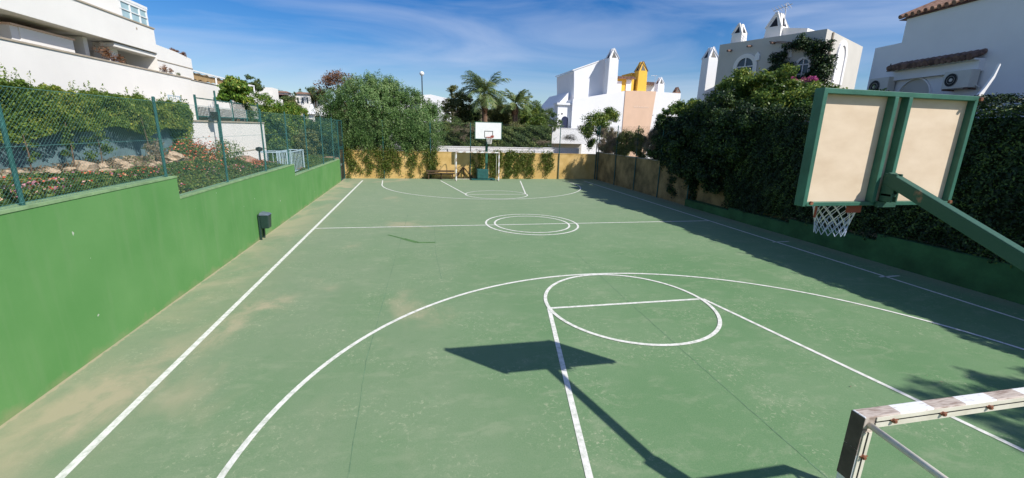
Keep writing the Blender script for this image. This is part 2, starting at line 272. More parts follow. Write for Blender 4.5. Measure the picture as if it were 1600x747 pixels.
# ------------------------------------------------------------------ mesh helpers
def tag(o, label=None, cat=None, group=None, kind=None):
    if label: o['label'] = label
    if cat: o['category'] = cat
    if group: o['group'] = group
    if kind: o['kind'] = kind
    return o
def thing(name, loc, label, cat, group=None):
    o = bpy.data.objects.new(name, None); C.objects.link(o); o.location = loc; o.empty_display_size = 0.2
    return tag(o, label, cat, group)
def wloc(o):
    v = Vector((0, 0, 0))
    while o: v = v + o.location; o = o.parent
    return v
class MB:
    def __init__(s): s.v = []; s.f = []; s.mi = []; s.cur = 0
    def quad(s, pts):
        n = len(s.v); s.v += [tuple(p) for p in pts]; s.f.append(tuple(range(n, n + len(pts)))); s.mi.append(s.cur)
    def hexa(s, p):      # 8 points: bottom 0-3 ccw, top 4-7
        n = len(s.v); s.v += [tuple(q) for q in p]
        for f in ((0, 3, 2, 1), (4, 5, 6, 7), (0, 1, 5, 4), (1, 2, 6, 5), (2, 3, 7, 6), (3, 0, 4, 7)):
            s.f.append(tuple(n + i for i in f)); s.mi.append(s.cur)
    def box(s, x0, x1, y0, y1, z0, z1):
        s.hexa([(x0, y0, z0), (x1, y0, z0), (x1, y1, z0), (x0, y1, z0), (x0, y0, z1), (x1, y0, z1), (x1, y1, z1), (x0, y1, z1)])
    def prism(s, bottom, off):     # polygon pts (3d list) extruded by vector off
        n = len(bottom); b = len(s.v); off = np.array(off)
        s.v += [tuple(p) for p in bottom] + [tuple(np.array(p) + off) for p in bottom]
        s.f.append(tuple(range(b, b + n))); s.f.append(tuple(range(b + 2 * n - 1, b + n - 1, -1))); s.mi += [s.cur] * 2
        for i in range(n):
            j = (i + 1) % n; s.f.append((b + i, b + n + i, b + n + j, b + j)); s.mi.append(s.cur)
    def beam(s, p0, p1, wd, h, up=(0, 0, 1)):
        p0 = Vector(p0); p1 = Vector(p1); d = (p1 - p0).normalized(); u = Vector(up)
        a = d.cross(u)
        if a.length < 1e-4: a = d.cross(Vector((0, 1, 0)))
        a.normalize(); c = a.cross(d).normalized(); a = a * wd / 2; c = c * h / 2
        s.hexa([p0 - a - c, p0 + a - c, p1 + a - c, p1 - a - c, p0 - a + c, p0 + a + c, p1 + a + c, p1 - a + c])
    def tube(s, pts, r, n=8, cap=True):
        pts = [Vector(p) for p in pts]; rs = r if isinstance(r, (list, tuple)) else [r] * len(pts)
        prev = None; base = len(s.v)
        for i, p in enumerate(pts):
            d = (pts[min(i + 1, len(pts) - 1)] - pts[max(i - 1, 0)]).normalized()
            if prev is None: a = d.cross(Vector((0, 0, 1))) if abs(d.z) < 0.95 else d.cross(Vector((0, 1, 0)))
            else: a = prev - d * prev.dot(d)
            a.normalize(); prev = a; c = d.cross(a)
            for k in range(n):
                t = 2 * math.pi * k / n; q = p + (a * math.cos(t) + c * math.sin(t)) * rs[i]; s.v.append(tuple(q))
        for i in range(len(pts) - 1):
            for k in range(n):
                k2 = (k + 1) % n; s.f.append((base + i * n + k, base + i * n + k2, base + (i + 1) * n + k2, base + (i + 1) * n + k)); s.mi.append(s.cur)
        if cap:
            s.f.append(tuple(base + k for k in range(n - 1, -1, -1))); s.f.append(tuple(base + (len(pts) - 1) * n + k for k in range(n))); s.mi += [s.cur] * 2
    def ring(s, c, R, r, n=24, m=6, axis='z', sy=1.0):
        pts = [Vector(c) + Vector((R * math.cos(2 * math.pi * k / n), R * sy * math.sin(2 * math.pi * k / n), 0)) for k in range(n + 1)]
        s.tube(pts, r, m, cap=False)
    def disc(s, c, R, axis, depth, n=20):   # cylinder along unit vector axis
        s.tube([Vector(c), Vector(c) + Vector(axis) * depth], R, n)
    def build(s, name, mats, parent=None, smooth=False, bevel=0.0, centre=True):
        me = bpy.data.meshes.new(name)
        v = np.array(s.v, float)
        if parent is not None: org = np.array(wloc(parent))
        elif centre: org = np.array([(v[:, 0].min() + v[:, 0].max()) / 2, (v[:, 1].min() + v[:, 1].max()) / 2, v[:, 2].min()])
        else: org = np.zeros(3)
        me.from_pydata([tuple(p) for p in (v - org)], [], s.f)
        if not isinstance(mats, (list, tuple)): mats = [mats]
        for m in mats: me.materials.append(m)
        if len(mats) > 1: me.polygons.foreach_set('material_index', s.mi)
        if smooth: me.polygons.foreach_set('use_smooth', [True] * len(s.f))
        me.update()
        o = bpy.data.objects.new(name, me); C.objects.link(o)
        if parent is not None: o.parent = parent
        else: o.location = org
        if bevel:
            b = o.modifiers.new('bevel', 'BEVEL'); b.width = bevel; b.segments = 2; b.limit_method = 'ANGLE'
        return o
def np_mesh(name, v, f, material, parent=None, centre=True, mi=None):
    """v (n,3) f (m,4) arrays -> object"""
    v = np.asarray(v, float)
    if parent is not None: org = np.array(wloc(parent))
    elif centre: org = np.array([(v[:, 0].min() + v[:, 0].max()) / 2, (v[:, 1].min() + v[:, 1].max()) / 2, v[:, 2].min()])
    else: org = np.zeros(3)
    me = bpy.data.meshes.new(name); k = f.shape[1]
    me.vertices.add(len(v)); me.vertices.foreach_set('co', (v - org).astype(np.float32).ravel())
    me.loops.add(f.size); me.loops.foreach_set('vertex_index', f.astype(np.int32).ravel())
    me.polygons.add(len(f)); me.polygons.foreach_set('loop_start', np.arange(0, f.size, k, dtype=np.int32)); me.polygons.foreach_set('loop_total', np.full(len(f), k, dtype=np.int32))
    for m in (material if isinstance(material, list) else [material]): me.materials.append(m)
    if mi is not None: me.polygons.foreach_set('material_index', mi.astype(np.int32))
    me.update(); me.validate()
    o = bpy.data.objects.new(name, me); C.objects.link(o)
    if parent is not None: o.parent = parent
    else: o.location = org
    return o
def unit(a): return a / np.maximum(np.linalg.norm(a, axis=1, keepdims=True), 1e-9)
def leaves_at(P, size, rng, aspect=0.45, droop=0.0, nrm=None, spread=1.0):
    """one rhombic, slightly folded leaf at each point"""
    n = len(P); d = unit(rng.normal(size=(n, 3))); d[:, 2] -= droop; d = unit(d)
    if nrm is not None:                             # leaf blades tend to lie across the outward direction
        face = unit(unit(nrm) + rng.normal(size=(n, 3)) * 0.55 * spread + np.array([0, 0, 0.25]))
        d = unit(d - face * np.sum(d * face, 1, keepdims=True) * 0.85); a = unit(np.cross(face, d)); b = np.cross(a, d) * -1
    else: a = unit(np.cross(d, rng.normal(size=(n, 3)))); b = np.cross(d, a)
    s = size * rng.uniform(0.6, 1.4, (n, 1))
    v = np.empty((n, 4, 3)); v[:, 0] = P - d * s * 0.5; v[:, 1] = P + a * s * aspect * 0.5 + b * s * 0.08; v[:, 2] = P + d * s * 0.5; v[:, 3] = P - a * s * aspect * 0.5 + b * s * 0.08
    return v.reshape(-1, 3)
def quads(n): return np.arange(n * 4).reshape(n, 4)
def blob_points(blobs, n, rng, shell=0.35):
    """blobs (k,6) centre + radii; points gather towards each blob's skin"""
    B0 = np.asarray(blobs, float); S_ = []
    for q in B0:                                    # break every lobe into uneven tufts
        k = int(np.clip(5 + 7 * q[3], 6, 14)); dd = unit(rng.normal(size=(k, 3))) * rng.uniform(.25, 1.0, (k, 1)); rr = rng.uniform(.28, .62, (k, 1))
        S_.append(np.concatenate([q[:3] + dd * q[3:], q[3:] * rr * rng.uniform(.7, 1.3, (k, 3))], 1))
    B = np.concatenate(S_ + [B0 * np.array([1, 1, 1, .8, .8, .8])]); wgt = (B[:, 3] * B[:, 4] * B[:, 5]) ** 0.67; idx = rng.choice(len(B), n, p=wgt / wgt.sum())
    d = unit(rng.normal(size=(n, 3))); r = 1.05 - shell * np.abs(rng.normal(size=(n, 1))) + .12 * rng.normal(size=(n, 1))
    return B[idx, :3] + d * r * B[idx, 3:], d
def sub_blobs(c, rad, k, r, rng, low=-0.6, shell=(0.55, 0.95)):
    """k small clumps spread over an ellipsoid envelope"""
    out_ = []
    while len(out_) < k:
        d = rng.normal(size=3); d /= np.linalg.norm(d)
        if d[2] < low: continue
        q = rng.uniform(*shell); rr = r * rng.uniform(0.6, 1.35)
        out_.append([c[0] + d[0] * rad[0] * q, c[1] + d[1] * rad[1] * q, c[2] + d[2] * rad[2] * q, rr, rr, rr * rng.uniform(0.6, 0.95)])
    return out_
def tree(name, base, env, label, group, m, nclump, rclump, nleaf, lsize, seed, trunk_r=0.15, aspect=0.45, droop=0.0, cat='tree', low=-0.6, bark='bark', limbs=8, fill=0.35, extra=None):
    """env: list of (centre, radii) ellipsoids; > trunk, crown"""
    rng = np.random.default_rng(seed)
    t = thing(name, base, label, cat, group)
    blobs = []
    for (c, rad) in env:
        share = max(4, int(nclump * (rad[0] * rad[2]) / sum(e[1][0] * e[1][2] for e in env)))
        blobs += sub_blobs(c, rad, share, rclump, rng, low); blobs += sub_blobs(c, [x * 0.5 for x in rad], int(share * fill), rclump, rng, -1)
    P, d = blob_points(blobs, nleaf, rng)
    V = leaves_at(P, lsize, rng, aspect, droop, d, 1.0)
    np_mesh('crown', V, quads(nleaf), m, t)
    tb = MB(); top = Vector(env[0][0]); b = Vector(base); mid = b.lerp(top, 0.5) + Vector((rng.uniform(-.2, .2), rng.uniform(-.2, .2), 0))
    tb.tube([b, b.lerp(mid, 0.5), mid, top], [trunk_r * 1.2, trunk_r, trunk_r * 0.8, trunk_r * 0.35], 8)
    for k in range(limbs):
        q = Vector(blobs[rng.integers(len(blobs))][:3]); s0 = b.lerp(mid, rng.uniform(0.5, 1)); h = s0.lerp(q, 0.5) + Vector((0, 0, 0.15))
        tb.tube([s0, h, q], [trunk_r * 0.45, trunk_r * 0.3, trunk_r * 0.1], 6)
    tb.build('trunk', M[bark], t, smooth=True)
    return t
def bush(name, blobs, nleaf, lsize, m, label, cat='shrub', group=None, seed=1, droop=0.0, aspect=0.5, flowers=None, parent=None, shell=0.35, kind=None):
    """one leafy mesh; flowers=(count, size, material) become a child mesh"""
    rng = np.random.default_rng(seed)
    P, d = blob_points(blobs, nleaf, rng, shell)
    V = leaves_at(P, lsize, rng, aspect, droop, d)
    if flowers:
        c = np.array(blobs)[:, :3]
        t = thing(name, (c[:, 0].mean(), c[:, 1].mean(), (np.array(blobs)[:, 2] - np.array(blobs)[:, 5]).min()), label, cat, group)
        np_mesh('foliage', V, quads(nleaf), m, t)
        n = flowers[0]; P, d = blob_points(blobs, n, rng, 0.04); P = P + d * 0.02
        np_mesh('blossom', leaves_at(P, flowers[1], rng, 0.9, 0, d), quads(n), flowers[2], t)
        return t
    o = np_mesh(name, V, quads(nleaf), m, parent)
    return tag(o, label, cat, group, kind) if parent is None else o
# ================================================================== THE SETTING
def struct(o): return tag(o, kind='structure')
def sheet(name, x0, x1, y0, y1, z, m):
    b = MB(); b.quad([(x0, y0, z), (x1, y0, z), (x1, y1, z), (x0, y1, z)]); return struct(b.build(name, m, centre=False))
WX, RX, FY = -4.93, 13.55, 32.1            # left wall face, right wall face, far wall face
M['earth'] = mat('dry_earth', (0.17, 0.15, 0.08), 0.95, 0.3, 0.05, col2=(0.26, 0.20, 0.11))
sheet('ground', -1500, 1500, -600, 2200, -0.05, M['earth'])
sheet('court', WX - 0.05, RX + 0.4, -4, FY + 0.05, 0.0, M['court'])
# hillside in the distance
def hill_mesh():
    xs = np.linspace(-420, 420, 60); ys = np.linspace(75, 520, 34); v = []
    for y in ys:
        for x in xs:
            s = min(1, max(0, (y - 75) / 150)); s = s * s * (3 - 2 * s)
            v.append((x, y, -0.3 + s * (10.5 + 2.5 * math.sin(x * 0.021 + 1) + 1.5 * math.sin(x * 0.06 + y * 0.02)) + (y > 230) * (y - 230) * 0.018))
    f = [(j * 60 + i, j * 60 + i + 1, (j + 1) * 60 + i + 1, (j + 1) * 60 + i) for j in range(33) for i in range(59)]
    return np_mesh('hills', np.array(v), np.array(f), mat('scrub_hillside', (0.10, 0.10, 0.045), 0.95, 0.4, 0.06, col2=(0.27, 0.20, 0.11)), centre=False)
hill = struct(hill_mesh())
def hill_z(x, y):
    s = min(1, max(0, (y - 75) / 150)); s = s * s * (3 - 2 * s)
    return -0.3 + s * (10.5 + 2.5 * math.sin(x * 0.021 + 1) + 1.5 * math.sin(x * 0.06 + y * 0.02)) + (y > 230) * (y - 230) * 0.018
# garden bank behind the left wall
def bank_z(x, y):
    base = 2.38 if y < 9.5 else (2.38 - (y - 9.5) * 0.4 if y < 10.6 else (1.94 - (y - 10.6) * 0.004 if y < 19.0 else max(1.40, 1.90 - (y - 19.0) * 0.4)))
    t = min(1, max(0, (-5.15 - x) / 2.4)); hi = 2.52 if y < 15 else max(1.55, 2.52 - (y - 15) * 0.10)
    return base + (max(hi, base + 0.05) - base) * t ** 0.8
def bank():
    xs = np.linspace(-16, -5.13, 40); ys = np.linspace(-4, 60, 200); v = []; rng = np.random.default_rng(3)
    for y in ys:
        for x in xs: v.append((x, y, bank_z(x, y) + (rng.uniform(-.025, .025) if x < -5.3 else 0)))
    f = [(j * 40 + i, j * 40 + i + 1, (j + 1) * 40 + i + 1, (j + 1) * 40 + i) for j in range(199) for i in range(39)]
    return np_mesh('garden_bank', np.array(v), np.array(f), M['soil'], centre=False)
struct(bank())
# ------------------------------------------------------------------ court lines
class Lines(MB):
    z = 0.005
    def seg(s, a, b, wd):
        a = Vector((*a, 0)); b = Vector((*b, 0)); d = (b - a); n = max(1, int(d.length / 1.0)); p = Vector((-d.y, d.x, 0)).normalized() * wd / 2
        for i in range(n):
            q = a + d * i / n; r = a + d * (i + 1) / n
            s.quad([(q.x - p.x, q.y - p.y, s.z), (r.x - p.x, r.y - p.y, s.z), (r.x + p.x, r.y + p.y, s.z), (q.x + p.x, q.y + p.y, s.z)])
    def arc(s, c, rx, ry, a0, a1, wd, n=96):
        for i in range(n):
            t0 = R_(a0 + (a1 - a0) * i / n); t1 = R_(a0 + (a1 - a0) * (i + 1) / n); q = []
            for t, k in ((t0, -1), (t1, -1), (t1, 1), (t0, 1)): q.append((c[0] + (rx + k * wd / 2) * math.cos(t), c[1] + (ry + k * wd / 2) * math.sin(t), s.z))
            s.quad([q[0], q[3], q[2], q[1]])
def line_obj(name, fn, z):
    l = Lines(); l.z = z; fn(l); return struct(l.build(name, M['line'], centre=False))
H = CAM_H
line_obj('side_line', lambda l: (l.seg((-3.66, -3), (-3.65, 30.8), 0.095),), 0.004)
line_obj('side_line', lambda l: (l.seg((12.30, -3), (12.13, 30.8), 0.075), l.seg((12.07, 12.48), (12.75, 12.48), 0.06), l.seg((12.03, 8.75), (12.72, 8.75), 0.06)), 0.004)
line_obj('centre_line', lambda l: l.seg((-3.61, 16.13), (12.2, 16.13), 0.075), 0.006)
line_obj('centre_circle', lambda l: (l.arc((4.345, 16.25), 1.80, 1.92, 0, 360, 0.075), l.arc((4.345, 16.22), 1.46, 1.52, 0, 360, 0.075)), 0.008)
line_obj('key_line', lambda l: (l.seg((0.725 * H, 2.249 * H), (1.733 * H, 2.249 * H), 0.075), l.seg((0.725 * H, 2.249 * H), (0.402 * H, 0.63 * H), 0.08), l.seg((1.733 * H, 2.249 * H), (2.0 * H, 0.63 * H), 0.075),
      l.seg((-3.6, 2.24), (12.2, 2.24), 0.08)), 0.006)
line_obj('free_throw_circle', lambda l: l.arc((1.222 * H, 2.252 * H), 0.495 * H, 0.53 * H, 0, 360, 0.075), 0.010)
line_obj('three_point_line', lambda l: (l.arc((1.195 * H, 1.03 * H), 1.785 * H, 1.775 * H, -8, 188, 0.075),), 0.008)
line_obj('key_line', lambda l: (l.seg((0.732 * H, 6.76 * H), (1.69 * H, 6.76 * H), 0.075), l.seg((0.732 * H, 6.76 * H), (0.43 * H, 8.62 * H), 0.075), l.seg((1.69 * H, 6.76 * H), (2.03 * H, 8.62 * H), 0.075)), 0.006)
line_obj('free_throw_circle', lambda l: l.arc((1.21 * H, 6.74 * H), 0.49 * H, 0.44 * H, 0, 360, 0.07), 0.010)
line_obj('three_point_line', lambda l: (l.arc((1.19 * H, 8.12 * H), 1.82 * H, 1.86 * H, 180, 360, 0.07), l.seg((-0.63 * H, 8.12 * H), (-0.66 * H, 8.63 * H), 0.07), l.seg((3.01 * H, 8.12 * H), (3.01 * H, 8.5 * H), 0.07)), 0.008)
M['joint'] = mat('dark_joint_filler', (0.13, 0.23, 0.13), 0.9, 0.3, 6)
def wiggle(l, pts, wd, seed):
    r = random.Random(seed)
    for a, b in zip(pts[:-1], pts[1:]):
        n = 14; prev = a
        for i in range(1, n + 1):
            t = i / n; q = (a[0] + (b[0] - a[0]) * t + r.uniform(-.008, .008), a[1] + (b[1] - a[1]) * t); l.seg(prev, q, wd * r.uniform(0.5, 1.2)); prev = q
j = Lines(); j.z = 0.0025; wiggle(j, [(4.62, 12.0), (4.42, 8.18), (4.34, 6.08), (4.26, 3.36), (4.2, 0)], 0.012, 1); struct(j.build('expansion_joint', M['joint'], centre=False))
j = Lines(); j.z = 0.0025; wiggle(j, [(-0.45, 18.5), (-0.73, 10.6), (-0.87, 6.44), (-0.8, 4.11), (-0.8, 0)], 0.009, 2); wiggle(j, [(0.55, 16), (0.45, 12.5), (0.5, 10)], 0.009, 3); struct(j.build('expansion_joint', M['joint'], centre=False))
st = Lines(); st.z = 0.003
p = [gp(606, 367), gp(630, 373), gp(652, 379), gp(680, 379)]
for i, wd in enumerate((0.09, 0.16, 0.12)): st.seg(p[i], p[i + 1], wd)
struct(st.build('wet_stain', mat('damp_green_stain', (0.09, 0.19, 0.06), 0.7, 0.3, 6), centre=False))
# ------------------------------------------------------------------ left green wall
def stepped_wall(name, steps, x0, x1, m, label, cop_m, cop=0.04):
    t = thing(name, ((x0 + x1) / 2, steps[0][0], 0), label, 'wall')
    b = MB(); pts = [(x1, steps[0][0], -0.03)]
    for (y0, y1, z0, z1) in steps: pts += [(x1, y0, z0), (x1, y1, z1)]
    pts.append((x1, steps[-1][1], -0.03)); b.prism(pts, (x0 - x1, 0, 0)); b.build('wall_body', m, t)
    c = MB()
    for (y0, y1, z0, z1) in steps: c.hexa([(x0 - .01, y0, z0 + .002), (x1 + .012, y0, z0 + .002), (x1 + .012, y1, z1 + .002), (x0 - .01, y1, z1 + .002), (x0 - .01, y0, z0 + cop), (x1 + .012, y0, z0 + cop), (x1 + .012, y1, z1 + cop), (x0 - .01, y1, z1 + cop)])
    c.build('coping', cop_m, t); return t
M['cop_green'] = mat('worn_green_coping', (0.22, 0.34, 0.17), 0.85, 0.2, 5)
LSTEPS = [(-4, 10.37, 2.42, 2.42), (10.37, 19.4, 1.97, 1.95), (19.4, 30.25, 1.50, 1.42)]
stepped_wall('retaining_wall', LSTEPS, WX - 0.2, WX, M['green_wall'], 'green painted stepped retaining wall along the sunny left edge of the court', M['cop_green'])
def wires(u0, u1, z0, z1, pitch, r, P, holes=None):
    """diagonal wires of a chain-link panel inside a rectangle; P(u,z) -> world point; returns verts, faces"""
    V = []; Fc = []; Hh = z1 - z0
    for sgn in (1, -1):
        k = u0 - Hh
        while k < u1 + Hh:
            a = max(u0, k) if sgn > 0 else max(u0, k); 
            # line u = k + s for sgn>0 (rising), u = k + Hh - s for sgn<0
            s0, s1 = (max(0, u0 - k), min(Hh, u1 - k)) if sgn > 0 else (max(0, k + Hh - u1), min(Hh, k + Hh - u0))
            if s1 > s0 + 0.02:
                ends = []
                for s_ in (s0, s1):
                    u = k + s_ if sgn > 0 else k + Hh - s_
                    ends.append(np.array(P(u, z0 + s_)))
                d = ends[1] - ends[0]; d /= np.linalg.norm(d); nrm = np.array(P(u0 + 1, z0)) - np.array(P(u0, z0)); nn = np.cross(nrm, (0, 0, 1.0)); nn /= np.linalg.norm(nn)
                sd = np.cross(d, nn); b = len(V)
                for e in ends:
                    for t in (90, 210, 330): V.append(e + sgn * nn * r * 0.6 + (sd * math.cos(R_(t)) + nn * math.sin(R_(t))) * r)
                for i in range(3): j_ = (i + 1) % 3; Fc.append((b + i, b + j_, b + 3 + j_, b + 3 + i))
            k += pitch
    return np.array(V), np.array(Fc)
def mesh_panel(parent, panels, P, pitch, r, m, name='chain_link_mesh'):
    VV = []; FF = []; n = 0
    for (u0, u1, z0, z1) in panels:
        v, f = wires(u0, u1, z0, z1, pitch, r, P); VV.append(v); FF.append(f + n); n += len(v)
    return np_mesh(name, np.concatenate(VV), np.concatenate(FF), m, parent)
t = thing('chain_link_fence', (WX - 0.1, 6.7, 2.4), 'teal chain-link fence with slim posts standing on the green left wall', 'fence')
lx = WX - 0.08
for y, z0 in ((0.7, 2.40), (3.7, 2.40), (6.75, 2.40), (10.15, 2.40), (13.05, 1.95), (16.2, 1.95), (19.0, 1.95), (22.1, 1.47), (25.6, 1.44), (28.7, 1.42)):
    b = MB(); b.tube([(lx, y, z0), (lx, y, 4.0)], 0.027, 10); b.tube([(lx, y, 4.0), (lx, y, 4.02)], [0.032, 0.02], 10); b.build('post', M['teal'], t, smooth=False)
mesh_panel(t, [(-4, 10.37, 2.46, 3.93), (10.37, 19.4, 2.0, 3.93)], lambda u, z: (lx + 0.035, u, z), 0.062, 0.0010, M['wire'])
mesh_panel(t, [(19.4, 30.2, 1.52, 3.93)], lambda u, z: (lx + 0.035, u, z), 0.085, 0.0009, M['wire'])
b = MB()
for z in (3.93, 3.2): b.tube([(lx + 0.03, -4, z), (lx + 0.03, 30.2, z)], 0.003, 4)
for a0, a1, z in ((-4, 10.37, 2.5), (10.37, 19.4, 2.04), (19.4, 30.2, 1.58)): b.tube([(lx + 0.03, a0, z), (lx + 0.03, a1, z)], 0.003, 4)
b.build('tension_wire', M['wire'], t)
# gate in the far left corner
t = thing('metal_gate', (WX, 31.1, 0), 'tall dark green mesh gate at the far end of the green wall', 'gate')
b = MB()
for y in (30.33, 32.0): b.box(WX - .05, WX + .01, y - .03, y + .03, 0, 3.9)
b.box(WX - .05, WX + .01, 30.33, 32.0, 3.84, 3.9); b.box(WX - .045, WX + .005, 30.36, 31.97, 2.15, 2.2); b.build('gate_frame', M['teal'], t)
b = MB()
for y in (30.42, 31.9): b.box(WX - .03, WX + .0, y - .025, y + .025, 0.05, 2.1)
for z in (0.07, 1.05, 2.08): b.box(WX - .028, WX - .002, 30.45, 31.87, z - .025, z + .025)
b.build('gate_leaf', M['teal'], t)
mesh_panel(t, [(30.4, 31.95, 0.1, 3.84)], lambda u, z: (WX - .015, u, z), 0.06, 0.0016, M['dark_wire'], 'gate_mesh')
b = MB(); b.box(WX - .0, WX + .05, 30.5, 30.54, 1.0, 1.15); b.build('handle', M['metal'], t)
# ------------------------------------------------------------------ far ochre wall
t = thing('boundary_wall', (4.3, FY + 0.1, 0), 'sunlit ochre boundary wall closing the far end of the court', 'wall')
b = MB(); b.box(WX - 0.3, RX + 0.3, FY, FY + 0.2, -0.03, 1.86); b.build('wall_body', M['ochre'], t)
b = MB(); b.box(WX - 0.3, RX + 0.3, FY - .02, FY + 0.22, 1.862, 1.92); b.build('coping', M['ochre'], t)
t = thing('chain_link_fence', (4.3, FY - 0.06, 0), 'dark chain-link fence with posts in front of the far ochre wall', 'fence')
for px in (600, 673, 735, 873, 930):
    x, _ = atY(px, 260, FY - .06); b = MB(); b.tube([(x, FY - .06, 0), (x, FY - .06, 4.0)], 0.032, 8); b.build('post', M['teal'], t)
mesh_panel(t, [(WX, RX, 1.95, 3.95)], lambda u, z: (u, FY - 0.06, z), 0.075, 0.0014, M['dark_wire'])
b = MB(); b.tube([(WX, FY - .06, 3.95), (RX, FY - .06, 3.95)], 0.006, 5); b.build('tension_wire', M['dark_wire'], t)
# white garden wall beyond
for (x0, x1, y, z0, z1, lab) in ((1.5, 9.7, 33.6, 1.2, 2.26, 'long low white garden wall just behind the far basketball hoop'), (9.9, 12.9, 34.2, 1.2, 2.26, 'short low white garden wall below the white balcony')):
    t = thing('garden_wall', ((x0 + x1) / 2, y, 0), lab, 'wall')
    b = MB(); b.box(x0, x1, y, y + .25, -0.04, z1 - .05); b.build('wall_body', M['white_bright'], t); b = MB(); b.box(x0 - .03, x1 + .03, y - .03, y + .28, z1 - .048, z1 + .0); b.build('coping', M['white_bright'], t)
# ------------------------------------------------------------------ right side
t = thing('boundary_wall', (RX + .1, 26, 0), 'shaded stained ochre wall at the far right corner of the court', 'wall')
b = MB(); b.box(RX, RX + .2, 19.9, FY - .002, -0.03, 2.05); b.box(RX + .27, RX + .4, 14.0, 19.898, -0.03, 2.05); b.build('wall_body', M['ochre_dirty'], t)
b = MB(); b.box(RX - .02, RX + .22, 19.9, FY - .03, 2.052, 2.1); b.build('coping', M['concrete'], t)
stepped_wall('low_wall', [(-4, 6.8, 0.95, 0.95), (6.8, 10.1, 0.82, 0.82), (10.1, 13.3, 0.62, 0.62), (13.3, 16.6, 0.46, 0.46), (16.6, 19.85, 0.34, 0.34)], RX - .12, RX + .25, M['shaded_green'], 'low stepped green wall in shade under the tall right hedge', M['shaded_green'], 0.01)
t = thing('chain_link_fence', (RX - .05, 26, 0), 'dark chain-link fence on the shaded right wall below the dead climbers', 'fence')
for y in (19.8, 22.7, 25.6, 28.5, 31.6):
    b = MB(); b.tube([(RX - .06, y, 0), (RX - .06, y, 4.05)], 0.032, 8); b.build('post', M['teal'], t)
mesh_panel(t, [(19.8, 32.0, 2.1, 4.0)], lambda u, z: (RX - .03, u, z), 0.075, 0.0014, M['dark_wire'])
# ------------------------------------------------------------------ hedges
def hedge(name, x0, x1, y0, y1, zb, zt, n, size, m, label, seed, amp=0.12, faces=('x0', 'x1', 'top', 'y0', 'y1'), spikes=0, droop=0.0, group=None, shoulder=0.0):
    rng = np.random.default_rng(seed); zb_ = zb if callable(zb) else (lambda y: zb + 0 * y); zt_ = zt if callable(zt) else (lambda y: zt + 0 * y)
    t = thing(name, ((x0 + x1) / 2, (y0 + y1) / 2, float(zb_(np.array([(y0 + y1) / 2]))[0])), label, 'hedge', group)
    zbm = float(zb_(np.array([(y0 + y1) / 2]))[0]); ztm = float(zt_(np.array([(y0 + y1) / 2]))[0]); Hh = ztm - zbm
    ar = {'x0': (y1 - y0) * Hh, 'x1': (y1 - y0) * Hh, 'top': (y1 - y0) * (x1 - x0) * 1.3, 'y0': (x1 - x0) * Hh, 'y1': (x1 - x0) * Hh}
    tot = sum(ar[f] for f in faces); Ps = []; Ns = []
    ph = rng.uniform(0, 6, 8)
    for f in faces:
        k = int(n * ar[f] / tot); y = rng.uniform(y0, y1, k); x = rng.uniform(x0, x1, k); nn = np.zeros((k, 3))
        a = zb_(y); c = zt_(y); z = a + (c - a) * rng.uniform(0, 1, k)
        if f == 'x0': x[:] = x0; nn[:, 0] = -1
        if f == 'x1': x[:] = x1; nn[:, 0] = 1
        if f == 'y0': y[:] = y0; nn[:, 1] = -1
        if f == 'y1': y[:] = y1; nn[:, 1] = 1
        if f == 'top': z = zt_(y) + shoulder * np.clip((x - x0) / (x1 - x0), 0, 1) ** .6; nn[:, 2] = 1
        u = x + y
        d = amp * (np.sin(u * 2.3 + ph[0]) * np.sin(z * 3.1 + ph[1]) + 0.7 * np.sin(u * 6.1 + ph[2] + z * 4) * np.sin(z * 7.3 - u * 2 + ph[3]) + 0.5 * np.sin(u * 15 + z * 9 + ph[4]) * np.sin(x * 9 + ph[5]))
        d = d - np.abs(rng.normal(size=k)) * amp * 0.7 + rng.normal(size=k) * 0.02
        P = np.stack([x, y, z], 1) + nn * d[:, None]; Ps.append(P); Ns.append(nn)
    P = np.concatenate(Ps); nn = np.concatenate(Ns)
    V = leaves_at(P, size, rng, 0.5, droop, nn + rng.normal(size=P.shape) * 0.3, 0.9)
    if spikes:
        ys = rng.uniform(y0, y1, spikes); S_ = []
        for y in ys:
            x = rng.uniform(x0, x1); h = rng.uniform(0.1, 0.45); k = 26; z0 = float(zt_(np.array([y]))[0])
            tt = rng.uniform(-.1, 1, k); S_.append(np.stack([x + rng.normal(size=k) * 0.06 * (1.1 - tt), y + rng.normal(size=k) * 0.06 * (1.1 - tt), z0 + tt * h], 1))
        S_ = np.concatenate(S_); V = np.concatenate([V, leaves_at(S_, size, rng, 0.4, -1.0)])
    np_mesh('foliage', V, quads(len(V) // 4), m, t)
    b = MB(); g = amp * 1.5 + 0.05; ys = np.linspace(y0 + g, y1 - g, 12)
    for q, r in zip(ys[:-1], ys[1:]):
        za, zc = float(zb_(np.array([q]))[0]) + g * .6, float(zt_(np.array([q]))[0]) - g; zd, ze = float(zb_(np.array([r]))[0]) + g * .6, float(zt_(np.array([r]))[0]) - g
        b.hexa([(x0 + g, q, za), (x1 - g, q, za), (x1 - g, r, zd), (x0 + g, r, zd), (x0 + g, q, zc), (x1 - g, q, zc), (x1 - g, r, ze), (x0 + g, r, ze)])
    b.build('inner_branches', M['hedge_core'], t); return t
M['hedge_core'] = mat('dense_twigs', (0.018, 0.025, 0.012), 1.0, 0.3, 8, spec=0.0)
rzt = lambda y: 4.36 + 0.06 * np.sin(y * 1.3) + 0.05 * np.sin(y * 3.7) + (y > 16) * 0.0
rzb = lambda y: np.where(y < 6.8, 0.90, np.where(y < 10.1, 0.76, np.where(y < 13.3, 0.56, np.where(y < 16.6, 0.42, 0.32))))
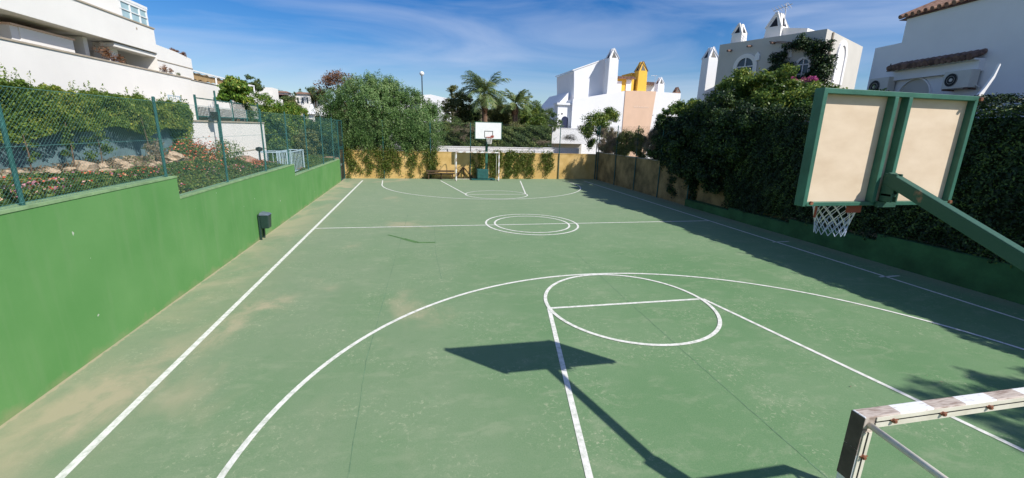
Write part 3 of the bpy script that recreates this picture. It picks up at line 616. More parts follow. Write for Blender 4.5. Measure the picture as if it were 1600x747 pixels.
hedge('clipped_hedge', RX - .02, RX + 1.5, -4, 17.2, rzb, rzt, 150000, 0.075, M['ivy'], 'tall dark clipped hedge above the low green wall on the right', 11, amp=0.09, faces=('x0', 'top', 'y1'), spikes=90, shoulder=.35)
# left hedge above the shading screen
lzt = lambda y: 4.17 - 0.012 * (y - 9) + 0.07 * np.sin(y * 1.9) + 0.05 * np.sin(y * 4.3)
lzb = lambda y: 3.33 + 0.10 * np.sin(y * 1.1 + 1.0) + 0.07 * np.sin(y * 2.9) - 0.22 * np.exp(-((y - 11.0) / 1.3) ** 2)
hedge('cypress_hedge', -9.2, -7.50, 3.0, 17.3, lzb, lzt, 170000, 0.06, M['hedge_lit'], 'bright green cypress hedge bulging over the grey shading net', 12, amp=0.10, spikes=70)
bush('hanging_branches', [(-7.75, 17.0, 3.3, .35, .45, .7), (-7.7, 16.9, 2.9, .25, .35, .5), (-7.8, 16.7, 3.8, .4, .6, .4)], 6000, 0.07, M['hedge_lit'], 'ragged end of the cypress hedge hanging down beside the white terrace wall', 'shrub', seed=5, droop=0.6)
# shading net screen
t = thing('screen_fence', (-7.9, 10, 2.3), 'grey-blue shading net stretched on posts below the cypress hedge', 'fence')
b = MB(); ys = np.linspace(3, 17.25, 58)
for a, c in zip(ys[:-1], ys[1:]):
    wv = lambda y: -7.86 + 0.025 * math.sin(y * 2.1) + 0.012 * math.sin(y * 7)
    b.hexa([(wv(a) - .01, a, 2.2), (wv(a), a, 2.2), (wv(c), c, 2.2), (wv(c) - .01, c, 2.2), (wv(a) - .01, a, 3.5), (wv(a), a, 3.5), (wv(c), c, 3.5), (wv(c) - .01, c, 3.5)])
b.build('net', M['shade_net'], t)
for y in (4.5, 7.5, 10.5, 13.5, 16.5): b = MB(); b.tube([(-7.93, y, 2.2), (-7.93, y, 3.9)], .025, 8); b.build('post', M['teal'], t)
def weeping_tree(base, env, nstrand, label, seed, trunk_r):
    """pepper tree: leafy strands hang from an uneven crown; > trunk, crown"""
    rng = np.random.default_rng(seed); t = thing('pepper_tree', base, label, 'tree'); E_ = np.array([list(c) + list(r) for c, r in env])
    wgt = (E_[:, 3] * E_[:, 5]) ** 1.0; idx = rng.choice(len(E_), nstrand, p=wgt / wgt.sum()); d = unit(rng.normal(size=(nstrand, 3)))
    r = np.clip(rng.uniform(0, 1, nstrand) ** 0.28, .35, 1) * (1 + .20 * np.sin(d[:, 0] * 6 + idx) * np.sin(d[:, 2] * 7 + idx * 2) + .10 * np.sin(d[:, 0] * 17 + d[:, 2] * 13))
    P0 = E_[idx, :3] + d * r[:, None] * E_[idx, 3:]
    keep = np.sin(P0[:, 0] * 4.1 + seed) * np.sin(P0[:, 2] * 3.7 + P0[:, 1] * 2) + .5 * np.sin(P0[:, 0] * 9.3) * np.sin(P0[:, 2] * 8.1) > -.50
    P0 = P0[keep]; cell = np.floor(P0 / .38); hsh = np.sin(cell @ np.array([12.9, 78.2, 37.7])) * 43758.5; hsh = hsh - np.floor(hsh); ctr = (cell + .5) * .38 + (hsh[:, None] - .5) * .25; P0 = P0 + (ctr - P0) * (.42 * np.array([1, 1, .5])); P0 = P0[hsh > .27]; n = len(P0); Ln = rng.uniform(.12, .60, n); k = 12; out_ = []; az = rng.uniform(0, 6.28, n); sp = rng.uniform(.08, .38, n)
    for i in range(k):
        q = i / (k - 1); P = P0 + np.stack([np.cos(az) * sp * (q ** .6), np.sin(az) * sp * (q ** .6), -Ln * (q ** 1.5)], 1) + rng.normal(size=(n, 3)) * .06; out_.append(P)
    P = np.concatenate(out_); P = P[P[:, 2] > .9]; outw = unit(P - np.array(env[0][0]))
    np_mesh('crown', leaves_at(P, .12, rng, .36, .7, outw, 1.0), quads(len(P)), M['pepper'], t)
    tb = MB(); b = Vector(base); top = Vector(env[0][0]); mid = b.lerp(top, .45) + Vector((.15, 0, 0)); tb.tube([b, b.lerp(mid, .5), mid, top], [trunk_r * 1.2, trunk_r, trunk_r * .8, trunk_r * .35], 8)
    for j_ in range(16):
        q = Vector(P0[rng.integers(n)]); s0 = b.lerp(mid, rng.uniform(.5, 1)); tb.tube([s0, s0.lerp(q, .5) + Vector((0, 0, .3)), q], [trunk_r * .4, trunk_r * .25, .02], 6)
    tb.build('trunk', M['bark'], t, smooth=True); return t
# ------------------------------------------------------------------ garden on the left bank
rs = random.Random(4)
def rock_mesh(name, m, seed):
    rng = np.random.default_rng(seed); import bmesh
    bm = bmesh.new(); bmesh.ops.create_icosphere(bm, subdivisions=2, radius=1.0); ph = rng.uniform(0, 6, 6)
    for v in bm.verts:
        c = v.co; k = 1 + 0.22 * math.sin(c.x * 3 + ph[0]) * math.sin(c.y * 3.4 + ph[1]) + 0.14 * math.sin(c.z * 5 + ph[2] + c.x * 3) + rng.uniform(-.07, .07); v.co = c * k
    me = bpy.data.meshes.new(name); bm.to_mesh(me); bm.free(); me.materials.append(m); return me
rms = [rock_mesh('rock', M['rock'], i) for i in range(4)]; rred = rock_mesh('rock', M['red_rock'], 9)
def rock(me, x, y, z, s, label, group='rocks of the rockery below the shading net'):
    o = bpy.data.objects.new('rock', me); C.objects.link(o); o.location = (x, y, z); o.scale = (s * rs.uniform(.7, 1.1), s * rs.uniform(.9, 1.5), s * rs.uniform(.55, .85)); o.rotation_euler = (0, 0, rs.uniform(0, 6))
    return tag(o, label, 'rock', group)
for i in range(62):
    y = 8.6 + i * 0.148 + rs.uniform(-.08, .08); x = -6.95 + 0.28 * math.sin(i * 1.7) + rs.uniform(-.1, .1) - (0.1 if i % 3 else 0.4)
    rock(rms[i % 4], x, y, bank_z(x, y) + 0.05, rs.uniform(.05, .125), 'pale sandy limestone rock in the rockery row under the shading net')
rock(rms[1], -7.1, 11.35, bank_z(-7.1, 11.3) + .08, 0.24, 'largest pale rounded rock in the middle of the rockery row', None)
rock(rms[2], -6.9, 14.6, bank_z(-6.9, 14.6) + .15, 0.26, 'tall sandy rock beside the leaning net post plant', None)
x, z = -6.6, 2.35
rock(rred, -6.45, 18.35, 2.05, 0.42, 'large reddish rock between the flowering bush and the lamp', 'reddish rocks by the white terrace wall')
rock(rred, -6.4, 18.9, 1.95, 0.30, 'smaller reddish rock just in front of the garden lamp', 'reddish rocks by the white terrace wall')
# ground cover and flowers
def cover(name, y0, y1, x0, x1, n, size, m, kind, seed, h=0.16, clumpy=True, thr=0.0):
    rng = np.random.default_rng(seed); x = rng.uniform(x0, x1, n); y = rng.uniform(y0, y1, n)
    f = 0.5 + 0.5 * np.sin(x * 3.1 + 1.3 * y + seed) * np.sin(y * 2.3 - x + seed)
    if thr: k = rng.uniform(0, 1, n) < np.clip(f * 1.6 - thr, 0, 1); x, y, f = x[k], y[k], f[k]
    zb = np.array([bank_z(a, b_) for a, b_ in zip(x, y)]); z = zb + h * (0.35 + 0.65 * f) * (rng.uniform(0, 1, len(x)) ** 0.5 if kind != 'fl' else 1.0) + (0.02 if kind == 'fl' else 0)
    P = np.stack([x, y, z], 1); nn = np.zeros_like(P); nn[:, 2] = 0.6
    o = np_mesh(name, leaves_at(P, size, rng, 0.6 if kind != 'fl' else 0.9, 0, nn), quads(len(P)), m); return tag(o, kind='stuff')
cover('ground_cover', 2, 30, -6.7, -5.14, 90000, 0.055, M['groundcover'], 'g', 21, h=0.18)
cover('red_flowers', 3, 22, -6.6, -5.2, 2600, 0.038, M['red_flower'], 'fl', 21, h=0.19, thr=0.6)
cover('pink_flowers', 3, 22, -6.6, -5.2, 1900, 0.038, M['pink_flower'], 'fl', 24, h=0.19, thr=0.7)
cover('grass', 26, 58, -15.5, -6, 50000, 0.10, M['groundcover'], 'g', 25, h=0.15)
cover('dry_grass', 7, 18, -7.7, -6.7, 5000, 0.07, M['dry'], 'g', 26, h=0.12)
bush('flowering_bush', [(-7.0, 15.5, 2.35, .8, 1.0, .55), (-6.9, 17.0, 2.30, .8, .9, .62), (-6.3, 14.9, 2.1, .5, .7, .35), (-7.3, 16.3, 2.5, .5, .7, .5)], 16000, 0.06, M['groundcover'], 'large rounded green bush speckled with red flowers before the white terrace wall', 'bush', seed=31, flowers=(3000, 0.045, M['red_flower']))
bush('flowering_bush', [(-5.9, 16.9, 2.0, .4, .6, .22), (-5.9, 18.1, 2.0, .4, .8, .24), (-5.8, 19.3, 1.75, .35, .7, .2)], 6000, 0.05, M['groundcover'], 'low mat of red flowers beside the short garden lamp', 'bush', seed=32, flowers=(1500, 0.045, M['red_flower']))
bush('flowering_bush', [(-5.7, 6.4, 2.5, .35, .7, .16), (-5.6, 7.6, 2.5, .3, .5, .14), (-5.8, 5.2, 2.5, .35, .6, .16)], 3500, 0.05, M['groundcover'], 'low mat of pink flowers nearest the camera behind the first post', 'bush', seed=33, flowers=(1100, 0.045, M['pink_flower']))
def sapling(y, h, x, m, label, seed, s=0.3, n=900, lean=0.0):
    rng = np.random.default_rng(seed); zb = bank_z(x, y); t = thing('young_plant', (x, y, zb), label, 'plant', 'young plants in front of the shading net')
    b = MB(); b.tube([(x, y, zb), (x + .02, y + lean * .5, zb + h * .5), (x, y + lean, zb + h)], [.015, .012, .006], 6); b.build('stem', M['bark'], t)
    bl = [(x + rng.uniform(-.1, .1), y + lean * q + rng.uniform(-s, s), zb + h * q, s * .5, s * .6, s * .5) for q in np.linspace(.35, 1, 6)]
    P, d = blob_points(bl, n, rng, .5); np_mesh('foliage', leaves_at(P, .06, rng, .4, 0, d), quads(n), m, t)
sapling(8.2, 1.0, -7.5, M['olive'], 'spindly olive-green plant nearest the first fence post', 41, .18, 500)
sapling(10.35, .75, -7.4, M['groundcover'], 'small leafy sprig low on the shading net', 42, .15, 400)
sapling(11.4, 1.0, -7.35, M['groundcover'], 'leafy green shrub at the middle of the shading net', 43, .2, 700)
sapling(12.2, .75, -7.3, M['groundcover'], 'wide low shrub beside the largest pale rock', 44, .35, 900)
sapling(14.2, 1.15, -7.3, M['groundcover'], 'upright thin plant just left of the second fence post', 45, .22, 700, -.15)
sapling(7.0, .5, -7.2, M['groundcover'], 'dark low shrub at the left end of the shading net', 46, .35, 700)
sapling(13.8, .55, -7.0, M['dry'], 'dry straw-coloured tuft beside the tall sandy rock', 47, .3, 900)
# garden lamp
t = thing('garden_lamp', (-5.9, 18.55, 1.95), 'short dark bollard lamp in front of the reddish rocks', 'lamp')
b = MB(); b.tube([(-5.9, 18.55, 1.9), (-5.9, 18.55, 2.52)], .03, 8); b.build('post', M['black_paint'], t)
b = MB(); b.tube([(-5.9, 18.55, 2.52), (-5.9, 18.55, 2.56), (-5.9, 18.55, 2.66), (-5.9, 18.55, 2.69)], [.05, .12, .12, .03], 12); b.build('lamp_head', M['black_paint'], t)
# pale blue frames behind the fence
def cage(x0, x1, y0, y1, z0, z1, n, label):
    t = thing('metal_crate', ((x0 + x1) / 2, (y0 + y1) / 2, z0), label, 'metal crate', 'pale blue metal frames behind the left fence'); b = MB()
    for x in (x0, x1):
        for y in (y0, y1): b.box(x - .02, x + .02, y - .02, y + .02, z0, z1)
        for z in (z0 + .1, z1 - .02): b.box(x - .018, x + .018, y0, y1, z - .018, z + .018)
    for y in (y0, y1):
        for z in (z0 + .1, z1 - .02): b.box(x0, x1, y - .017, y + .017, z - .017, z + .017)
    b.build('frame', M['blue_net'], t)
    for i in range(1, n):
        y = y0 + (y1 - y0) * i / n; b = MB(); b.box(x1 - .008, x1 + .008, y - .008, y + .008, z0 + .12, z1 - .04); b.build('bar', M['blue_net'], t)
        x = x0 + (x1 - x0) * i / n; b = MB(); b.box(x - .008, x + .008, y0 - .008, y0 + .008, z0 + .12, z1 - .04); b.build('bar', M['blue_net'], t)
cage(-6.1, -5.35, 19.1, 20.1, 1.7, 2.48, 3, 'open pale blue metal frame leaning left of the barred crate')
cage(-5.85, -5.3, 20.5, 22.6, 1.45, 2.42, 9, 'pale blue barred metal crate standing just behind the left fence')
# ------------------------------------------------------------------ terrace wall and railings
t = thing('terrace_wall', (-9, 21.5, 1.4), 'pale rendered terrace wall holding the ground below the carport', 'wall')
b = MB(); b.box(-10.0, -8.0, 17.35, 26.3, 1.2, 3.56); b.build('wall_body', M['white_wall'], t)
b = MB(); b.box(-10.0, -7.96, 17.33, 26.33, 3.562, 3.62); b.build('coping', M['coping'], t)
b = MB(); b.box(-8.0, -7.985, 21.2, 26.3, 2.25, 2.29); b.build('ledge', M['coping'], t)
t = thing('metal_railing', (-8.15, 22, 3.62), 'teal post and rail fence along the top of the terrace wall', 'railing')
b = MB()
for z in (3.75, 4.42): b.box(-8.17, -8.13, 19.3, 26.1, z, z + .035)
b.build('rail', M['teal'], t)
for y in (19.3, 21.0, 22.7, 24.4, 26.1): b = MB(); b.box(-8.18, -8.12, y - .03, y + .03, 3.62, 4.55); b.build('post', M['teal'], t)
b = MB()
for i in range(56): y = 19.4 + i * .12; b.box(-8.155, -8.145, y, y + .012, 3.78, 4.42)
b.build('baluster', M['white_paint'], t)
t = thing('metal_railing', (-8.15, 17.8, 3.62), 'short pale railing panel beside the end of the cypress hedge', 'railing')
b = MB()
for y in (17.45, 18.2): b.box(-8.17, -8.13, y - .02, y + .02, 3.62, 4.42)
for z in (3.8, 4.4): b.box(-8.165, -8.135, 17.45, 18.2, z - .015, z + .015)
b.build('frame', M['blue_net'], t)
for y in (17.6, 17.75, 17.9, 18.05): b = MB(); b.box(-8.155, -8.145, y - .01, y + .01, 3.8, 4.4); b.build('baluster', M['blue_net'], t)
# teal post pair at px 341-350
t = thing('fence_post', (-7.9, 19.6, 2.0), 'tall dark post with a small box standing before the terrace wall', 'post')
b = MB(); b.tube([(-7.7, 19.9, 2.0), (-7.7, 19.9, 4.75)], .035, 8); b.build('post', M['teal'], t); b = MB(); b.box(-7.78, -7.62, 19.5, 19.85, 3.65, 3.95); b.build('junction_box', M['black_paint'], t)
# ------------------------------------------------------------------ apartment building on the left
BX = -10.0
t = thing('apartment_building', (BX - 3, 9, 2.5), 'long white terraced apartment building rising above the cypress hedge', 'building')
def part(name, m, bxs, parent=None):
    b = MB()
    for q in bxs: b.box(*q)
    return b.build(name, m, parent or t)
part('wall', M['white_wall'], [(BX - .25, BX, -8, 23.55, 2.3, 5.42), (BX - 9, BX - .25, 23.2, 23.55, 2.3, 5.42)])
part('coping', M['coping'], [(BX - .28, BX + .03, -8, 23.58, 5.422, 5.47)])
part('terrace_floor', M['white_wall'], [(BX - 9, BX - .25, -8, 23.2, 4.3, 4.5)])
part('recess_wall', M['white_wall'], [(BX - 2.9, BX - 2.7, -8, 18.0, 4.5, 6.14), (BX - 2.7, BX - 0.5, 17.8, 18.0, 4.5, 6.14)])
for y in (-3, 1.5, 6.0, 10.5): part('window', M['dark_glass'], [(BX - 2.72, BX - 2.66, y, y + 2.2, 4.5, 5.9)])
part('upper_wall', M['white_wall'], [(BX - .3, BX, -8, 21.1, 6.16, 7.03), (BX - 9, BX - .3, 20.8, 21.1, 6.16, 7.03)])
part('ceiling_slab', M['white_wall'], [(BX - 9, BX - .3, -8, 20.8, 6.16, 6.4)])
part('upper_coping', M['coping'], [(BX - .33, BX + .03, -8, 21.13, 7.032, 7.08)])
part('partition', M['white_wall'], [(BX - 2.6, BX - .45, 15.0, 15.25, 4.5, 5.92), (BX - .6, BX - .42, 15.25, 17.2, 4.5, 5.92)])
part('partition_coping', M['pink'], [(BX - 2.6, BX - .38, 14.95, 17.25, 5.922, 5.97)])
# stepped end block with groove
b = MB(); b.prism([(BX - .05, 21.1, 5.42), (BX - .05, 24.0, 5.42), (BX - .05, 24.0, 6.34), (BX - .05, 22.6, 6.45), (BX - .05, 21.1, 6.50)], (-6, 0, 0)); b.build('end_block', M['white_wall'], t)
part('shadow_strip', M['coping'], [(BX - .05, BX - .03, 21.1, 24.0, 5.90, 5.93)])  # thin brown strip painted in place of a shadow line across the block
part('terrace_beam', M['white_wall'], [(BX - .5, BX - .08, 18.6, 21.1, 6.0, 6.12)])
part('pillar', M['white_wall'], [(BX - .9, BX - .45, 18.9, 19.4, 4.5, 6.14)])
# conservatory on the roof terrace
part('divider_wall', M['white_wall'], [(BX - 1.6, BX - .35, 17.0, 19.8, 7.03, 7.75)])
cx = BX - .7
f = part('conservatory_frame', M['white_paint'], [(cx - 2.5, cx + .02, 19.6, 22.3, 7.95, 8.05)] + [(cx - .06, cx, y, y + .07, 7.03, 7.95) for y in (19.9, 20.5, 21.1, 21.7, 22.2)] + [(cx - .06, cx + .01, 19.9, 22.27, 7.87, 7.95), (cx - .06, cx + .01, 19.9, 22.27, 7.60, 7.63), (cx - .06, cx + .01, 19.9, 22.27, 7.03, 7.1), (cx - 2.4, cx, 22.22, 22.28, 7.03, 7.1)])
for y in (19.97, 20.57, 21.17, 21.77): part('pane', M['window_glass'], [(cx - .04, cx - .025, y, y + .53, 7.1, 7.87)], f)
part('vent', M['coping'], [(BX + .0, BX + .012, 19.9, 19.97, 6.80, 6.87)])
# second block
t2 = thing('apartment_building', (BX - 3, 30, 2.5), 'lower white block with a brown awning beyond the terraced apartments', 'building')
t = t2
b = MB(); b.prism([(BX - .02, 23.6, 4.25), (BX - .02, 38, 4.25), (BX - .02, 38, 5.35), (BX - .02, 23.6, 5.40)], (-8, 0, 0)); b.build('wall', M['white_wall'], t)
part('coping', M['coping'], [(BX - .2, BX + .015, 23.62, 33.0, 5.402, 5.43)])
part('recess_wall', M['white_wall'], [(BX - 3.6, BX - 3.4, 17.4, 38, 2.4, 4.25)])
for y in (19.0, 22.5, 26.5): part('window', M['dark_glass'], [(BX - 3.4, BX - 3.36, y, y + 2.4, 3.62, 4.2)])
for y in (20.6, 26.0, 31.0, 37.5): part('pillar', M['white_wall'], [(BX - .5, BX - .1, y, y + .35, 1.5, 4.25)])
part('roof_wall', M['white_bright'], [(BX - 4, BX - 1.2, 24.3, 30, 5.40, 5.52)])
t = thing('pergola', (BX - 1, 28, 5.4), 'white framed pergola with brown cloth awning on the low white roof', 'pergola')
part('frame', M['white_paint'], [(BX - .55, BX - .49, y, y + .06, 5.42, 5.92) for y in (24.4, 27.6, 30.6, 33.4)] + [(BX - .56, BX - .48, 24.4, 33.46, 5.92, 5.98)] + [(BX - 3.6, BX - .5, y, y + .06, 5.93, 5.98) for y in (24.4, 27.6, 30.6, 33.4)])
b = MB(); n = 20
for i in range(n):
    ya = 24.5 + i * .29; yb = ya + .29; za = 5.94 - .10 * abs(math.sin(i * 1.2)); zb2 = 5.94 - .10 * abs(math.sin((i + 1) * 1.2))
    b.quad([(BX - 3.5, ya, za - .05), (BX - .6, ya, za), (BX - .6, yb, zb2), (BX - 3.5, yb, zb2 - .05)]); b.quad([(BX - .6, ya, za), (BX - .6, ya, za - .30), (BX - .6, yb, zb2 - .30), (BX - .6, yb, zb2)])
b.build('awning_cloth', M['awning'], t)
# plants on the terraces
bush('terrace_plant', [(BX - .15, 18.15, 5.75, .15, .45, .32), (BX - .1, 18.7, 5.62, .15, .4, .2)], 900, .05, M['brown_leaves'], 'reddish leafy plant in the shaded terrace opening', 'plant', 'plants growing on the white terraces', 51, shell=.7)
bush('terrace_plant', [(BX + .02, 21.45, 5.62, .12, .35, .17), (BX + .02, 21.9, 5.6, .1, .2, .1)], 420, .045, M['brown_leaves'], 'small reddish plant on the parapet right of the terrace opening', 'plant', 'plants growing on the white terraces', 52, shell=.7)
bush('terrace_plant', [(BX + .02, 22.5, 5.52, .08, .12, .1)], 120, .04, M['olive'], 'tiny green tuft near the parapet corner', 'plant', 'plants growing on the white terraces', 53, shell=.7)
bush('terrace_plant', [(BX - .2, 22.9, 6.46, .2, .45, .12), (BX - .2, 23.6, 6.40, .2, .35, .15)], 1500, .06, M['brown_leaves'], 'dry brown plants spilling over the top corner of the end block', 'plant', 'plants growing on the white terraces', 54, shell=.7)
# ------------------------------------------------------------------ litter bin
bx_, by_ = -4.70, 14.75
t = thing('litter_bin', (bx_, by_, 0), 'dark green litter bin on a post against the green wall', 'litter bin')
for y in (by_ - .13, by_ + .16): b = MB(); b.box(bx_ - .2, bx_ - .15, y - .025, y + .025, 0, .82); b.build('post', M['bin_green'], t)
b = MB(); b.hexa([(bx_ - .15, by_ - .13, .36), (bx_ + .07, by_ - .13, .36), (bx_ + .07, by_ + .16, .36), (bx_ - .15, by_ + .16, .36), (bx_ - .15, by_ - .17, .78), (bx_ + .10, by_ - .17, .78), (bx_ + .10, by_ + .17, .78), (bx_ - .15, by_ + .17, .78)]); b.build('bin_body', M['bin_green'], t, bevel=.02)
b = MB(); b.hexa([(bx_ - .17, by_ - .185, .783), (bx_ + .12, by_ - .185, .783), (bx_ + .12, by_ + .185, .783), (bx_ - .17, by_ + .185, .783), (bx_ - .15, by_ - .16, .87), (bx_ + .05, by_ - .16, .83), (bx_ + .05, by_ + .16, .83), (bx_ - .15, by_ + .16, .87)]); b.build('lid', M['bin_lid'], t, bevel=.015)
# ------------------------------------------------------------------ basketball hoops
def net_mesh(cx, cy, z0, R0, R1, drop, n=12, r=0.0045, rows=5):
    b = MB()
    for s in (1, -1):
        for k in range(n):
            pts = []
            for i in range(rows * 3 + 1):
                q = i / (rows * 3); a = 2 * math.pi * (k + s * q * rows * 0.5) / n; R = R0 + (R1 - R0) * (q ** 0.7); pts.append((cx + R * math.cos(a), cy + R * math.sin(a), z0 - drop * q))
            b.tube(pts, r, 4, cap=False)
    return b
# near hoop
HX, HY = 4.455, 3.43
HL, HR, HB, HT = 3.535, 5.372, 2.94, 4.005
t = thing('basketball_hoop', (HX, 1.1, 0), 'near basketball backboard seen from behind, cream panel in a green steel frame', 'basketball hoop')
b = MB(); b.box(HL + .02, HR - .02, HY + .03, HY + .05, HB + .02, HT - .02); b.build('backboard', M['cream'], t)
b = MB(); w_ = .045
b.box(HL, HL + w_, HY - .045, HY + .055, HB, HT); b.box(HR - w_, HR, HY - .03, HY + .055, HB, HT)
b.box(HL + w_, HR - w_, HY - .04, HY + .029, HT - w_, HT); b.box(HL + w_, HR - w_, HY - .03, HY + .029, HB, HB + w_ * .8)
fr = b.build('frame', M['board_green'], t, bevel=.004)
for x in (4.335, 4.50): b = MB(); b.box(x, x + .045, HY - .045, HY + .029, HB + w_ * .8, HT - w_); b.build('upright', M['board_green'], t, bevel=.004)
for x, z in ((HL + .07, HB + .035), (HR - .07, HB + .035), (HR - .03, HT - .03)): b = MB(); b.disc((x, HY - .075, z), .018, (0, 1, 0), .02, 8); b.build('bolt', M['rust'], t)
b = MB(); b.box(4.38, 4.60, HY - .075, HY - .048, HB - .01, HB + .045); b.build('mounting_plate', M['rusty_green'], t)
b = MB(); b.box(4.41, 4.43, HY - .16, HY - .048, HB + .05, HB + .32); b.box(4.47, 4.49, HY - .16, HY - .048, HB + .05, HB + .32); b.box(4.41, 4.49, HY - .155, HY - .05, HB + .10, HB + .13); b.build('bracket', M['rusty_green'], t, bevel=.006)
b = MB(); b.beam((4.45, HY - .06, 3.22), (4.47, 1.66, 2.44), .09, .115); b.build('arm', M['rusty_green'], t, bevel=.008)
b = MB(); b.beam((4.47, 1.72, 2.50), (4.47, 1.36, 1.95), .14, .17, (0, 1, 0)); b.box(4.39, 4.55, 1.26, 1.42, 0, 2.02); b.build('post', M['board_green'], t)
b = MB(); b.box(4.2, 4.74, 1.05, 1.65, 0.001, .03); b.build('base_plate', M['board_green'], t)
ry_, rz_ = HY + .27, 2.955
rg = MB(); rx_ = (atY(1271, 330, ry_)[0] + atY(1333, 330, ry_)[0]) / 2 + .0
rg.ring((rx_, ry_, rz_), .225, .011, 32, 8); rg.box(rx_ - .08, rx_ + .08, HY + .051, HY + .075, rz_ - .1, rz_ + .06); rg.beam((rx_ - .07, HY + .06, rz_ - .02), (rx_ - .1, ry_ - .2, rz_ - .01), .015, .02); rg.beam((rx_ + .07, HY + .06, rz_ - .02), (rx_ + .1, ry_ - .2, rz_ - .01), .015, .02)
rg = rg.build('ring', M['orange'], t, smooth=False)
net_mesh(rx_, ry_, rz_ - .01, .222, .15, .24, 12, .0042, 4).build('net', M['net'], t)
nb = net_mesh(rx_, ry_, rz_ - .20, .158, .135, .17, 14, .0042, 3); nb.build('net_tail', M['net_blue'], t)
b = MB(); b.beam((rx_ - .225, ry_, rz_), (rx_ - .228, ry_, rz_ - .19), .012, .02); b.build('ring_hook', M['orange'], t)
# far hoop
FYB = 30.6
t = thing('basketball_hoop', (4.85, 31.2, 0), 'far basketball hoop with white front face on a dark green wheeled base', 'basketball hoop')
b = MB(); b.box(3.95, 5.74, FYB, FYB + .04, 2.93, 4.02); b.build('backboard', M['white_paint'], t)
b = MB(); q = .035
for a in ((3.93, 5.76, 4.02, 4.02 + q), (3.93, 5.76, 2.93 - q, 2.93), (3.93 - q, 3.93, 2.93 - q, 4.02 + q), (5.76, 5.76 + q, 2.93 - q, 4.02 + q)): b.box(a[0], a[1], FYB - .01, FYB + .06, a[2], a[3])
b.build('frame', M['board_green'], t)
b = MB(); 
for a in ((4.56, 5.16, 3.42, 3.46), (4.56, 5.16, 3.01, 3.05), (4.56, 4.60, 3.05, 3.42), (5.12, 5.16, 3.05, 3.42)): b.box(a[0], a[1], FYB - .006, FYB - .001, a[2], a[3])
b.build('target_square', M['black_paint'], t)
b = MB(); b.ring((4.86, FYB - .36, 3.02), .225, .014, 24, 6); b.box(4.70, 5.02, FYB - .14, FYB - .002, 2.93, 3.06); b.box(5.03, 5.22, FYB - .05, FYB - .007, 3.03, 3.16); b.build('ring', M['orange'], t)
net_mesh(4.86, FYB - .36, 3.01, .22, .14, .42, 12, .009, 5).build('net', M['net'], t)
b = MB(); b.beam((4.84, FYB + .06, 3.25), (4.84, 31.35, 2.3), .12, .14); b.box(4.76, 4.92, 31.25, 31.45, .1, 2.35); b.build('post', M['board_green'], t)
b = MB(); b.box(4.15, 4.95, 31.0, 31.7, .12, .78); b.build('counterweight_box', M['teal'], t, bevel=.02)
b = MB(); b.box(3.75, 5.45, 31.0, 31.8, .02, .10); b.build('base_frame', M['teal'], t)
# ------------------------------------------------------------------ goals
def goal(x0, x1, y, z1, back, label, w_=.08):
    """goal with posts x0..x1 (outer) whose mouth faces +Y when back < 0"""
    t = thing('goal', ((x0 + x1) / 2, y, 0), label, 'goal'); s = 1 if back > 0 else -1; yb = y + back
    for x in (x0, x1 - w_): b = MB(); b.box(x, x + w_, y - w_ / 2, y + w_ / 2, 0, z1 - w_ - .002); b.build('post', M['goal'], t, bevel=.006)
    b = MB(); b.box(x0, x1, y - w_ / 2, y + w_ / 2, z1 - w_, z1); cb = b.build('crossbar', M['goal'], t, bevel=.006)
    for x in (x0 + .04, x1 - .04): b = MB(); b.tube([(x, y + s * w_ / 2, z1 - .05), (x, y + s * .80, z1 - .10), (x, y + s * .93, z1 - .22), (x, y + s * 1.0, z1 - .6), (x, yb, .03)], .019, 10); b.build('back_stay', M['goal_back'], t, smooth=True)
    b = MB(); b.tube([(x0 + .04, yb, .03), (x1 - .04, yb, .03)], .019, 8); b.tube([(x0 + .04, yb, .03), (x0 + .04, y, .03)], .019, 8); b.tube([(x1 - .04, yb, .03), (x1 - .04, y, .03)], .019, 8); b.build('ground_bar', M['goal_back'], t)
    return t, cb
M['tape'] = mat('dark_brown_tape', (0.085, 0.068, 0.060), 0.7, 0.25, 12)
GX0, GY, GZ = 2.46, 1.72, 2.03
tg, cb = goal(GX0, 5.56, GY, GZ, -1.05, 'near goal with worn white and brown banded crossbar in the bottom right corner')
b = MB(); b.box(GX0 - .003, GX0 - .0005, GY - .041, GY + .041, GZ - .215, GZ - .004); b.box(GX0 - .003, GX0 - .0005, GY - .041, GY + .041, GZ - .43, GZ - .219); b.build('dark_tape', M['tape'], tg)
# net rail with hooks on the back of the crossbar and post
b = MB(); b.box(GX0 + .08, 5.48, GY - .046, GY - .041, GZ - .072, GZ - .040); b.box(GX0 + .08, 5.48, GY - .046, GY - .041, GZ - .030, GZ - .006); b.box(GX0 + .012, GX0 + .034, GY - .046, GY - .041, .05, GZ - .1); b.box(GX0 + .048, GX0 + .07, GY - .046, GY - .041, .05, GZ - .1); b.build('net_rail', M['goal_back'], tg)
b = MB(); b.box(GX0 + .08, 5.48, GY - .0445, GY - .0405, GZ - .040, GZ - .030); b.box(GX0 + .034, GX0 + .048, GY - .0445, GY - .0405, .05, GZ - .1); b.build('rail_slot', M['black_paint'], tg)
hooks = [(GX0 + .20 + i * .37, GY - .048, GZ - .036) for i in range(9)] + [(GX0 + .041, GY - .048, GZ - .26 - i * .37) for i in range(5)]
h0 = None
for i, p in enumerate(hooks):
    if h0 is None:
        b = MB(); b.tube([(p[0], p[1] + .004, p[2]), (p[0], p[1] - .010, p[2]), (p[0], p[1] - .018, p[2])], [.013, .014, .009], 10); b.tube([(p[0] - .022, p[1], p[2] + .004), (p[0] + .026, p[1] - .006, p[2] + .006)], .004, 6); h0 = b.build('hook', M['rust'], tg); ref = p
    else:
        h = h0.copy(); C.objects.link(h); h.parent = tg; h.location = (p[0] - ref[0], p[1] - ref[1], p[2] - ref[2])
